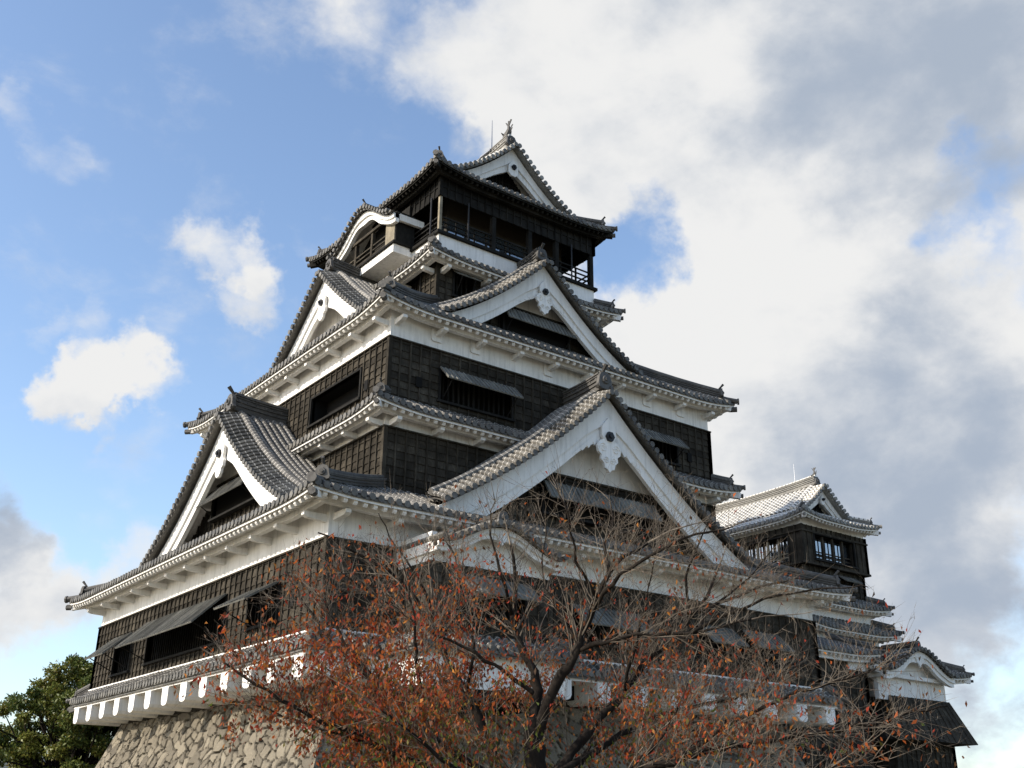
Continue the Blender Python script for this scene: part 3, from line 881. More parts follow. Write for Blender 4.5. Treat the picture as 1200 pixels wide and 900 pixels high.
HX1, HY1 = 12.0, 11.305
HX3, HY3 = 8.73, 8.815
HX5, HY5 = 4.65, 5.5
S1 = Skirt(HX1+1.3, HY1+1.3, 3.74, HX3, HY3, 5.38, .16)
S2 = Skirt(HX3+.95, HY3+.95, 8.36, HX3, HY3, 8.95, .24, .9)
S3 = Skirt(HX3+.95, HY3+.95, 12.56, HX5, HY5, 15.3, .30)
S4 = Skirt(HX5+.96, HY5+.96, 17.46, HX5, HY5, 18.1, .24, .9)
S5 = Skirt(5.42, 6.26, 22.10, 3.86, 4.75, 22.95, .30, .9)

def storey(B, hx, hy, z0, z1, zt, holes, tname='storey_wall', band_mat=True, trim=True, sides=(0, 1, 2, 3), mat='dark_boards'):
    for k in sides:
        hu, hv = (hx, hy) if k % 2 == 0 else (hy, hx)
        w_ = wall(B, k, -hv, -hu, hu, z0, z1, holes.get(k, ()), mat=mat, name=tname)
        if zt and zt > z1:
            e_ = 0 if k % 2 == 0 else .25
            band(B, k, -hv, -hu+e_, hu-e_, z1, zt, w_)
        if trim:
            mb = MB(); o_ = .11 if k % 2 == 0 else -.0
            mb.box(B.P(k, -hu-o_, -hv-.11, z1-.045), B.U(k)*(2*hu+2*o_), B.I(k)*.108, Z*.06)
            B.part(mb, 'trim_board', 'dark_boards', w_)
h1 = {1: [(-8.5, -6.3, .16, 1.68), (-4.3, 3.75, .24, 1.84), (5.8, 8.15, .40, 1.58)], 0: [(-2.0, 1.2, .4, 1.6), (4.6, 6.4, .4, 1.6), (7.3, 9.2, .5, 1.65)], 3: [(-3, 3, .3, 1.8)]}
storey(B, HX1, HY1, -.27, 2.62, 4.02, h1)
window(B, 1, -HX1, *h1[1][0], shutter=(1.15, .95)); window(B, 1, -HX1, *h1[1][1], shutter=(1.2, 1.1)); window(B, 1, -HX1, *h1[1][2], shutter=(1.15, .65))
for h in h1[0]: window(B, 0, -HY1, *h, shutter=(.9, .75))
window(B, 3, -HX1, *h1[3][0])
storey(B, HX3, HY3, 5.1, 7.83, 8.72, {})
h3 = {1: [(2.6, 6.75, 9.55, 10.75), (-6.75, -2.6, 9.55, 10.75)], 0: [(-6.4, -2.95, 9.4, 10.68), (3.9, 6.5, 9.4, 10.55)], 3: [(-5.5, -2.5, 9.5, 10.7), (2.5, 5.5, 9.5, 10.7)]}
storey(B, HX3, HY3, 8.85, 11.48, 13.02, h3)
for h in h3[1]: window(B, 1, -HX3, *h, bars=False, depth=.66)
window(B, 0, -HY3, *h3[0][0], shutter=(.62, .58)); window(B, 0, -HY3, *h3[0][1], shutter=(.62, .6))
for h in h3[3]: window(B, 3, -HX3, *h)
for k, u, z, hv in ((1, 7.3, 9.92, HX3), (0, -7.4, 9.9, HY3), (0, 7.3, 9.9, HY3), (1, 9.3, .9, HX1)):   # small gun ports
    mb = MB(); mb.box(B.P(k, u-.13, -hv-.10, z-.22), B.U(k)*.26, B.I(k)*.06, Z*.42); B.part(mb, 'loophole', 'interior_dark')
h4 = {1: [(.9, 4.2, 15.75, 17.35), (-4.2, -.9, 15.75, 17.35)], 0: [(-3.75, -2.7, 16.1, 17.2), (2.6, 3.7, 16.1, 17.2)]}
storey(B, HX5, HY5, 15.1, 18.0, 0, h4, trim=False)
for h in h4[1]: window(B, 1, -HX5, *h, bar_mat='dark_boards')
for h in h4[0]: window(B, 0, -HY5, *h, shutter=(.42, .25))
# plastered hatches under the eaves
def hatch(k, u, z, hv, s=.52):
    mb = MB(); q = []
    for a, b in ((.38, .5), (.5, .36), (.5, -.36), (.38, -.5), (-.38, -.5), (-.5, -.36), (-.5, .36), (-.38, .5)): q.append(B.P(k, u+a*s, -hv-.07, z+b*s*1.1))
    mb.prism(q, B.I(k)*.068); B.part(mb, 'plaster_hatch', 'white_plaster')
for u in (-6.64, -4.77, -.98, 2.9, 4.75, 6.9): hatch(0, u, 12.1, HY3)
for u in (-4.75, 5.0, 7.0): hatch(0, u, 8.12, HY3, .45)

hv1 = lambda hx, hy: (lambda k: -hy if k % 2 == 0 else -hx)
cov1 = lambda k, u: False
r1 = roof_skirt(B, S1, hv1(HX1, HY1), arms=2.0, hipsize=1.15)
r2 = roof_skirt(B, S2, hv1(HX3, HY3), arms=1.95, hipsize=.85)
r3 = roof_skirt(B, S3, hv1(HX3, HY3), arms=1.95, hipsize=1.1)
r4 = roof_skirt(B, S4, hv1(HX5, HY5), arms=2.2, hipsize=.85)
r5 = roof_skirt(B, S5, hv1(HX5, HY5), soffit='eave_wood', arms=0, hipsize=.95, raft=.30, rw=.10)

# big gables
vR1 = -.1-CY; vL1 = .55-CX
gable(B, 0, 0, vR1, -HY3, 10.45, 7.9, .98, .0285, S1, bw=1.0, wall_in=1.0, pend=('scroll', 1.25), wall_split=6.85, ridge_h=.60, orn=.72)
gable(B, 1, 0, vL1, -HX3, 10.2, 7.4, 1.0, .036, S1, bw=.95, wall_in=1.0, pend=('turnip', 1.1), wall_split=7.75, ridge_h=.60, orn=.72)
gable(B, 0, 0, 4.0-CY, -HY5, 18.2, 6.5, 1.02, .048, S3, bw=.80, wall_in=.9, pend=('scroll', .95), wall_split=15.9, ridge_h=.48, orn=.58)
gable(B, 1, 0, 4.6-CX, -HX5, 18.3, 6.5, .97, .03, S3, bw=.85, wall_in=.8, pend=('turnip', .95), wall_split=None, ridge_h=.48, orn=.58)
top = gable(B, 0, 0, -4.80, 4.80, 25.95, 3.9, 1.06, .074, None, mat='plastered_tile', bw=.62, wall_in=.75, pend=('plain', .85), lattice=True, ridge_h=.50, orn=.6, back_gable=True, fishsize=.80, rise=.16)
# windows in the gable walls
window(B, 0, vR1+1.0-.22, -2.7, 2.9, 5.2, 6.35, shutter=(.50, .72), depth=.1, bars=False)
window(B, 1, vL1+1.0-.22, -2.2, 2.2, 6.2, 7.35, shutter=(.60, .75), depth=.1)
window(B, 0, 4.0-CY+.9-.22, -1.75, 1.95, 14.5, 15.62, shutter=(.40, .62), depth=.1, bars=False)
# purlin ends inside the left gable
for d, z in ((-2.9, 7.35), (2.9, 7.35), (-4.9, 5.9)):
    mb = MB(); mb.box(B.P(1, d-.17, vL1+.3, z-.55), B.U(1)*.34, B.I(1)*.75, Z*.36); B.part(mb, 'purlin_end', 'white_plaster')

# top storey: white base, balcony, glazed room
tb = MB()
for k in range(4):
    hu, hv = (HX5, HY5) if k % 2 == 0 else (HY5-.3, HX5)
    tb.box(B.P(k, -hu, -hv, 18.05), B.U(k)*(2*hu), B.I(k)*.3, Z*.93)
B.part(tb, 'plaster_base', 'white_plaster')
fb = MB(); fb.box((CX-HX5-.14, CY-HY5-.14, 18.98), (2*HX5+.28, 0, 0), (0, 2*HY5+.28, 0), (0, 0, .15)); B.part(fb, 'balcony_floor', 'black_wood')
for k in range(4):
    hu, hv = (HX5, HY5) if k % 2 == 0 else (HY5, HX5)
    wall(B, k, -hv, -hu, hu, 20.98, 22.35, pitch=.42, row=.5, mat='black_wood', name='upper_panel')
    us = [-hu+.12, -hu/2-.1, 0, hu/2+.1] if k != 0 else [-hu+.12, -1.55, .62, 2.3]
    for i, u in enumerate(us):
        pw = .14 if i == 0 and k == 0 else .22
        mb = MB(); mb.box(B.P(k, u-.12, -hv-.003, 19.14), B.U(k)*pw, B.I(k)*pw, Z*1.85)
        B.part(mb, 'balcony_post', 'weathered_lit_board' if i == 0 and k == 0 else 'black_wood', label='weathered corner post with its sunlit paleness in the colour' if i == 0 and k == 0 else None)  # near corner post: sunlit look put into a paler weathered wood
    for u in ((-hu+1.55, hu-1.5) if k == 0 else (-hu+1.5, hu-.6)):
        mb = MB(); mb.tube([B.P(k, u, -hv-.08, 19.1), B.P(k, u, -hv-.08, 21.1)], .04, 6); B.part(mb, 'balcony_pole', 'black_iron')
    mb = MB()
    for z in (19.42, 19.68, 19.93): mb.box(B.P(k, -hu+.26, -hv+.05, z), B.U(k)*(2*hu-.52), B.I(k)*.06, Z*.065)
    n = 9
    for i in range(1, n): mb.box(B.P(k, -hu+2*hu*i/n-.03, -hv+.125, 19.14), B.U(k)*.06, B.I(k)*.05, Z*.85)
    B.part(mb, 'railing', 'black_wood')
    # glazed inner room, 1.15 m back
    ru, rv = hu-1.15, hv-1.15
    fr = MB(); n = 6
    e_ = 0 if k % 2 == 0 else .12
    fr.box(B.P(k, -ru+e_, -rv, 19.14), B.U(k)*(2*ru-2*e_), B.I(k)*.12, Z*.3); fr.box(B.P(k, -ru+e_, -rv, 20.72), B.U(k)*(2*ru-2*e_), B.I(k)*.12, Z*1.4)
    for i in range(n+1):
        u = -ru+(2*ru)*i/n; u = max(-ru+e_+.05, min(ru-e_-.05, u)); fr.box(B.P(k, u-.05, -rv, 19.442), B.U(k)*.1, B.I(k)*.12, Z*1.276)
    f_ = B.part(fr, 'room_frame', 'door_wood')
    for i in range(n):
        a = -ru+2*ru*i/n+.06; b = -ru+2*ru*(i+1)/n-.06
        pm = MB(); pm.box(B.P(k, a, -rv+.05, 19.45), B.U(k)*(b-a), B.I(k)*.02, Z*1.26); B.part(pm, 'glass_pane', 'window_glass', f_)
mb = MB(); mb.box((CX-2.8, CY-3.6, 19.14), (5.6, 0, 0), (0, 7.2, 0), (0, 0, 2.6)); B.part(mb, 'room_core', 'interior_dark')
mb = MB(); mb.box((CX-HX5+.1, CY-HY5+.1, 22.0), (2*HX5-.2, 0, 0), (0, 2*HY5-.2, 0), (0, 0, .08)); B.part(mb, 'balcony_ceiling', 'eave_wood')

# bay with the undulating gable on the sunlit face
kara(B, 1, .5, 6.1-CX, -HX5+.4, 3.05, 20.62, 1.42, mat='roof_tile', bw=.42, boss=False)
bay_v = 6.38-CX
mb = MB(); mb.box(B.P(1, .5-2.75, bay_v-.06, 18.70), B.U(1)*5.5, B.I(1)*1.1, Z*.42); bw_ = B.part(mb, 'bay_base', 'bright_plaster')
mb = MB(); mb.box(B.P(1, .5-2.9, bay_v-.16, 19.123), B.U(1)*5.8, B.I(1)*1.2, Z*.11); B.part(mb, 'bay_floor', 'black_wood')
mb = MB()
for sg in (-1, 1): mb.box(B.P(1, .5+sg*2.72-.06, bay_v+.02, 19.235), B.U(1)*.12, I_ := B.I(1)*1.0, Z*1.65)
mb.box(B.P(1, .5-2.6, bay_v+.8, 19.235), B.U(1)*5.2, B.I(1)*.1, Z*2.3)
B.part(mb, 'bay_wall', 'black_wood')
mb = MB(); mb.box(B.P(1, .5+1.9, bay_v-.03, 19.24), B.U(1)*.82, B.I(1)*.05, Z*1.45); B.part(mb, 'bay_shutter', 'weathered_lit_board', label='pale weathered board shutter in the bay')
for u in (-2.55, -1.1, .5):
    mb = MB(); mb.box(B.P(1, .5+u-.08, bay_v, 19.24), B.U(1)*.16, B.I(1)*.16, Z*1.5); B.part(mb, 'bay_post', 'dark_boards')
mb = MB()
for z in (19.45, 19.7, 19.95): mb.box(B.P(1, .5-2.6, bay_v+.03, z), B.U(1)*4.5, B.I(1)*.05, Z*.07)
mb.box(B.P(1, .5-2.7, bay_v-.05, 20.72), B.U(1)*5.4, B.I(1)*.14, Z*.14)
B.part(mb, 'bay_rail', 'dark_boards')

# stone-drop skirt roof and the projecting floor beams
S0 = Skirt(HX1+.68, HY1+.68, -.86, HX1+.05, HY1+.05, -.36, .04, .95)
r0 = roof_skirt(B, S0, hv1(HX1+.05, HY1+.05), raft=9, beam=False, hipsize=.7, detail=(0, 1), end_tiles=True, soffit='roof_tile')
for k in (0, 1, 2, 3):
    hu, hv = (HX1, HY1) if k % 2 == 0 else (HY1, HX1)
    mb = MB(); mb.tube([B.P(k, -hu-.1, -hv-.12, -.30), B.P(k, hu+.1, -hv-.12, -.30)], .06, 6); B.part(mb, 'flashing', 'white_plaster', r0)
    mb = MB(); e_ = .55 if k % 2 == 0 else -.90
    mb.box(B.P(k, -hu-e_, -hv-.55, -1.10), B.U(k)*(2*hu+2*e_), B.I(k)*1.45, Z*.10); B.part(mb, 'floor_soffit', 'white_plaster', r0)
    mb = MB(); mb.box(B.P(k, -hu+1.3, -hv+1.15, -1.77), B.U(k)*(2*hu-2.6), B.I(k)*.3, Z*.66); B.part(mb, 'sill_beam', 'dark_boards')
    if k > 1: continue
    us = [-hu+.15+i*(2*hu-.3)/(13 if k == 0 else 12) for i in range(14 if k == 0 else 13)]
    for u in us:
        mb = MB(); w_ = .31
        pr = [(-w_, -1.102), (-w_, -1.6), (-w_*.8, -1.72), (-w_*.35, -1.775), (w_*.35, -1.775), (w_*.8, -1.72), (w_, -1.6), (w_, -1.102)]
        L = 2.0
        a = [B.P(k, u+x, -hv-.58, z) for x, z in pr]; mb.prism(a, B.I(k)*L)
        B.part(mb, 'floor_beam', 'bright_plaster')

# projecting bay on the shaded face, behind the cherry tree
bx, bw2, by = 5.05-CX, 2.4, -2.0-CY
wall(B, 0, by, bx-bw2, bx+bw2, -.3, 1.9, holes=[(bx-1.3, bx+1.3, .3, 1.5)], name='bay_wall')
window(B, 0, by, bx-1.3, bx+1.3, .3, 1.5, shutter=(.7, .6))
for sg, kk in ((-1, 1), (1, 3)):
    if kk == 1: u0, u1, vv = HY1, HY1+2.0, (CX+bx-bw2)-CX
    else: u0, u1, vv = -HY1-2.0, -HY1, -(bx+bw2)
    wall(B, kk, vv, u0, u1, -.3, 1.9, name='bay_wall', corner=False)
    mb = MB(); mb.box(B.P(kk, u0, vv-.0, 1.9), B.U(kk)*(u1-u0), B.I(kk)*.2, Z*.95); B.part(mb, 'bay_plaster', 'bright_plaster')
    mb = MB(); mb.box(B.P(kk, u0-(.35 if kk == 3 else 0), vv-.36, -1.95), B.U(kk)*(u1-u0+.35), B.I(kk)*.2, Z*1.1); B.part(mb, 'bay_plaster', 'bright_plaster')
mb = MB(); mb.box(B.P(0, bx-bw2+.2, by, 1.9), B.U(0)*(2*bw2-.4), B.I(0)*.2, Z*.9); B.part(mb, 'bay_plaster', 'white_plaster')
mb = MB(); mb.box(B.P(0, bx-bw2-.15, by-.36, -1.95), B.U(0)*(2*bw2+.3), B.I(0)*.2, Z*1.1); B.part(mb, 'bay_plaster', 'white_plaster')
mb = MB(); mb.box(B.P(0, bx-bw2-.3, by-.3, -2.1), B.U(0)*(2*bw2+.6), B.I(0)*2.2, Z*.14); B.part(mb, 'bay_underside', 'black_wood')
for u in (-1.9, -.65, .65, 1.9):
    mb = MB(); mb.box(B.P(0, bx+u-.14, by-.1, -2.4), B.U(0)*.28, B.I(0)*2.9, Z*.298); B.part(mb, 'bay_joist', 'black_wood')
Bb = Bld(keep, CX+bx, (-2.0+.6)/1-.0)
Bb = Bld(keep, CX+bx, -.7); 
Sb = Skirt(bw2+.75, 1.3+.75, -.80, bw2, 1.3, -.34, .05, .95)
roof_skirt(Bb, Sb, lambda k: -1.3 if k % 2 == 0 else -bw2, sides=(0, 1, 3), raft=9, beam=False, soffit='roof_tile', hipsize=.6, detail=(0, 1), end_tiles=False, name='pent_roof', hips=True)
kara(B, 0, bx, by-.55, -HY1+.1, bw2+.1, 2.5, .8, bw=.28, barge='white_plaster', wall_v=by+.02, wall_z0=2.5)
mb = MB(); mb.box((CX+bx-bw2+.3, -1.6, -1.9), (2*bw2-.6, 0, 0), (0, 2.0, 0), (0, 0, 4.4)); B.part(mb, 'bay_core', 'interior_dark')
# lightning rod on the top ridge
mb = MB(); q = V((CX, 8.35, 26.55)); mb.tube([q, q+Z*.5, q+Z*2.1], [.05, .035, .015], 6); mb.box(q+V((-.3, -.25, -.02)), (.6, 0, 0), (0, .9, 0), (0, 0, .1)); B.part(mb, 'lightning_rod', 'rod_metal')

# ================================================================== small keep
SX, SY = 37.05, 14.0
small = thing('small_keep', 'smaller castle tower with a sunlit plastered roof behind the right end of the tall tower', 'castle', (SX, SY, -7.4))
K = Bld(small, SX, SY)
hx, hy = 2.95, 6.0
core(K, 2.3, 5.3, -7, 10.9)
hk = {0: [(-1.9, 1.75, 8.5, 9.95)], 1: [(1.0, 5.0, 8.4, 9.85)]}
for k in range(4):
    hu, hv = (hx, hy) if k % 2 == 0 else (hy, hx)
    w_ = wall(K, k, -hv, -hu, hu, 8.22, 10.42, hk.get(k, ()), mat='dark_boards' if k != 0 else 'dark_boards', row=2.3)
    e_ = 0 if k % 2 == 0 else .25
    band(K, k, -hv+.03, -hu+e_, hu-e_, 10.42, 10.85, w_)
    mb = MB(); o_ = .14 if k % 2 == 0 else 0; mb.box(K.P(k, -hu-o_, -hv-.14, 8.12), K.U(k)*(2*hu+2*o_), K.I(k)*.2, Z*.12); K.part(mb, 'trim_board', 'dark_boards', w_)
    mb = MB(); mb.box(K.P(k, -hu-o_, -hv-.13, 10.0), K.U(k)*(2*hu+2*o_), K.I(k)*.12, Z*.10); K.part(mb, 'trim_board', 'dark_boards', w_)
for k, h in ((0, hk[0][0]), (1, hk[1][0])):
    hv = hy if k == 0 else hx
    w_ = window(K, k, -hv, *h, bars=False, depth=.7)
    n = 4 if k == 0 else 5; u0, u1, z0, z1 = h
    for i in range(n):
        a = u0+(u1-u0)*i/n+.06; b = u0+(u1-u0)*(i+1)/n-.06
        pm = MB(); pm.box(K.P(k, a, -hv+.42, z0+.03), K.U(k)*(b-a), K.I(k)*.03, Z*(z1-z0-.1)); K.part(pm, 'glass_pane', 'window_glass', w_)
    pm = MB()
    for i in range(n+1):
        u = min(u1-.1, max(u0, u0+(u1-u0)*i/n-.06)); pm.box(K.P(k, u, -hv+.05, z0+.002), K.U(k)*.12, K.I(k)*.14, Z*(z1-z0-.004))
    for z in (z0+.25, z0+.48): pm.box(K.P(k, u0+.02, -hv+.21, z), K.U(k)*(u1-u0-.04), K.I(k)*.05, Z*.07)
    K.part(pm, 'railing', 'weathered_lit_board' if k == 1 else 'dark_boards', w_)  # one railing in two tones: pale copy on sunlit face, dark on shaded
storey(K, 2.72, 5.77, 6.2, 8.12, 0, {}, trim=False)
for k in (0, 1):
    pass
window(K, 0, -5.77-.12, .2, 1.5, 6.9, 7.7, shutter=(.5, .3), depth=.1, bars=False)
ST = Skirt(3.5, 6.75, 10.78, 2.2, 5.45, 11.45, .26, .9)
roof_skirt(K, ST, lambda k: -hy if k % 2 == 0 else -hx, mat='plastered_tile', raft=.3, beam=False, hipsize=.75, hip_mat='plastered_tile', detail=(0, 1, 3), rw=.1)
gable(K, 0, 0, -5.42, 5.42, 13.35, 2.22, 1.02, .075, None, mat='plastered_tile', bw=.42, wall_in=.5, pend=('plain', .55), lattice=True, ridge_h=.36, orn=.42, back_gable=True, fishsize=.5, rise=.10)
mb = MB(); q = V((SX, SY-3.6, 13.7)); mb.tube([q, q+Z*1.5], [.035, .012], 5); K.part(mb, 'lightning_rod', 'rod_metal')
SB = Skirt(3.8, 6.75, 5.95, 2.72, 5.77, 6.55, .24, .9)
roof_skirt(K, SB, lambda k: -5.9 if k % 2 == 0 else -2.9, arms=0, hipsize=.7)
storey(K, 2.9, 5.9, 4.6, 4.9, 6.1, {}, trim=False)
SC = Skirt(4.15, 6.95, 4.5, 2.9, 5.9, 5.15, .24, .9)
roof_skirt(K, SC, lambda k: -6.1 if k % 2 == 0 else -3.1, arms=0, hipsize=.7)
storey(K, 3.1, 6.1, -7.4, 4.0, 4.7, {}, trim=False)
# front wing towards the tall tower
Wg = Bld(small, 29.75, 9.2)
SD = Skirt(5.5, 4.75, 2.62, 4.6, 2.0, 3.7, .2, .9)
roof_skirt(Wg, SD, lambda k: -4.1 if k % 2 == 0 else -4.85, arms=0, hipsize=.65, name='wing_roof')
storey(Wg, 4.8, 4.1, -7.4, 1.85, 0, {}, tname='wing_wall', trim=False)
for k in (0, 3):
    mb = MB(); u0, u1 = ((3.4, 4.8) if k == 0 else (-4.1+.25, 4.1)); hv = 4.1 if k == 0 else 4.8
    mb.box(Wg.P(k, u0, -hv-.05, 1.85), Wg.U(k)*(u1-u0), Wg.I(k)*.25, Z*.85); Wg.part(mb, 'plaster_band', 'white_plaster')
mb = MB(); mb.box(Wg.P(0, -4.8, -4.1, 1.853), Wg.U(0)*8.19, Wg.I(0)*.2, Z*.85); Wg.part(mb, 'wing_board', 'dark_boards')
core(Wg, 4.4, 3.7, -7, 2.7)
# corner block with the curved gable and flared board skirt
Kb = Bld(small, 39.15, 9.2)
SK = Skirt(4.45, 4.75, 2.1, 2.4, 2.8, 3.1, .22, .9)
roof_skirt(Kb, SK, lambda k: -4.1 if k % 2 == 0 else -2.65, arms=0, hipsize=.65, name='block_roof', cut=lambda k, u: k == 0 and abs(u+.65) < 2.9)
kara(Kb, 0, -.65, -4.9, -2.6, 3.1, 2.02, 1.25, bw=.42, wall_v=-4.14, wall_z0=1.9)
for k in range(4):
    hu, hv = (2.65, 4.1) if k % 2 == 0 else (4.1, 2.65)
    e_ = 0 if k % 2 == 0 else .25
    u0 = -hu-.9 if k == 0 else -hu+e_
    mb = MB(); mb.box(Kb.P(k, u0, -hv, .55), Kb.U(k)*(hu-e_-u0), Kb.I(k)*.25, Z*1.75); Kb.part(mb, 'plaster_band', 'white_plaster')
core(Kb, 2.35, 3.8, -7, 2.9)
storey(Kb, 2.65, 4.1, -7.4, .5, 0, {}, tname='block_wall', trim=False)
mb = MB()
hu, hv, o_ = 2.65, 4.1, .95
for k in (0, 1, 3):
    a, b = (hu, hv) if k % 2 == 0 else (hv, hu)
    p = [Kb.P(k, -a-.06, -b-.08, .78), Kb.P(k, a+.06, -b-.08, .78), Kb.P(k, a+o_, -b-o_, -1.5), Kb.P(k, -a-o_, -b-o_, -1.5)]
    mb.grid([[p[0]+(p[1]-p[0])*i/12 for i in range(13)], [p[3]+(p[2]-p[3])*i/12 for i in range(13)]])
    mb.poly([p[3], p[2], Kb.P(k, a, -b, -1.6), Kb.P(k, -a, -b, -1.6)])
    for i in range(15):
        q0 = p[0]+(p[1]-p[0])*i/14; q1 = p[3]+(p[2]-p[3])*i/14; mb.bar(q0, q1, .06, .07)
Kb.part(mb, 'flared_skirt', 'dark_boards')

# ================================================================== trees
def tint_leaves(name, mat, quads, cols, parent, base):
    """quads: array (n,4,3); cols: (n,3)"""
    n = len(quads); me = bpy.data.meshes.new(name)
    v = (quads.reshape(-1, 3)-np.array(base)); me.vertices.add(4*n); me.vertices.foreach_set('co', v.ravel())
    me.loops.add(4*n); me.loops.foreach_set('vertex_index', np.arange(4*n)); me.polygons.add(n)
    me.polygons.foreach_set('loop_start', np.arange(0, 4*n, 4)); me.polygons.foreach_set('loop_total', np.full(n, 4))
    me.update(calc_edges=True)
    at = me.attributes.new('tint', 'FLOAT_COLOR', 'POINT')
    c = np.ones((4*n, 4)); c[:, :3] = np.repeat(cols, 4, 0); at.data.foreach_set('color', c.ravel())
    me.materials.append(M[mat]); o = bpy.data.objects.new(name, me); COL.objects.link(o); o.parent = parent
    return o
def rand_unit(n, r=rng):
    v = r.normal(size=(n, 3)); return v/np.linalg.norm(v, axis=1, keepdims=True)
def leaf_quads(P, L, Wd, droop, r=rng):
    """diamond leaves hanging from points P"""
    n = len(P); d = rand_unit(n, r); d[:, 2] -= droop; d /= np.linalg.norm(d, axis=1, keepdims=True)
    s = np.cross(d, rand_unit(n, r)); s /= np.linalg.norm(s, axis=1, keepdims=True)
    L = L[:, None]; Wd = Wd[:, None]
    nrm = np.cross(d, s)*rng.uniform(.3, 2.4, (n, 1))
    return np.stack([P, P+d*L*.5+s*Wd*.5+nrm*L*.08, P+d*L-nrm*L*.08, P+d*L*.5-s*Wd*.5+nrm*L*.08], 1)

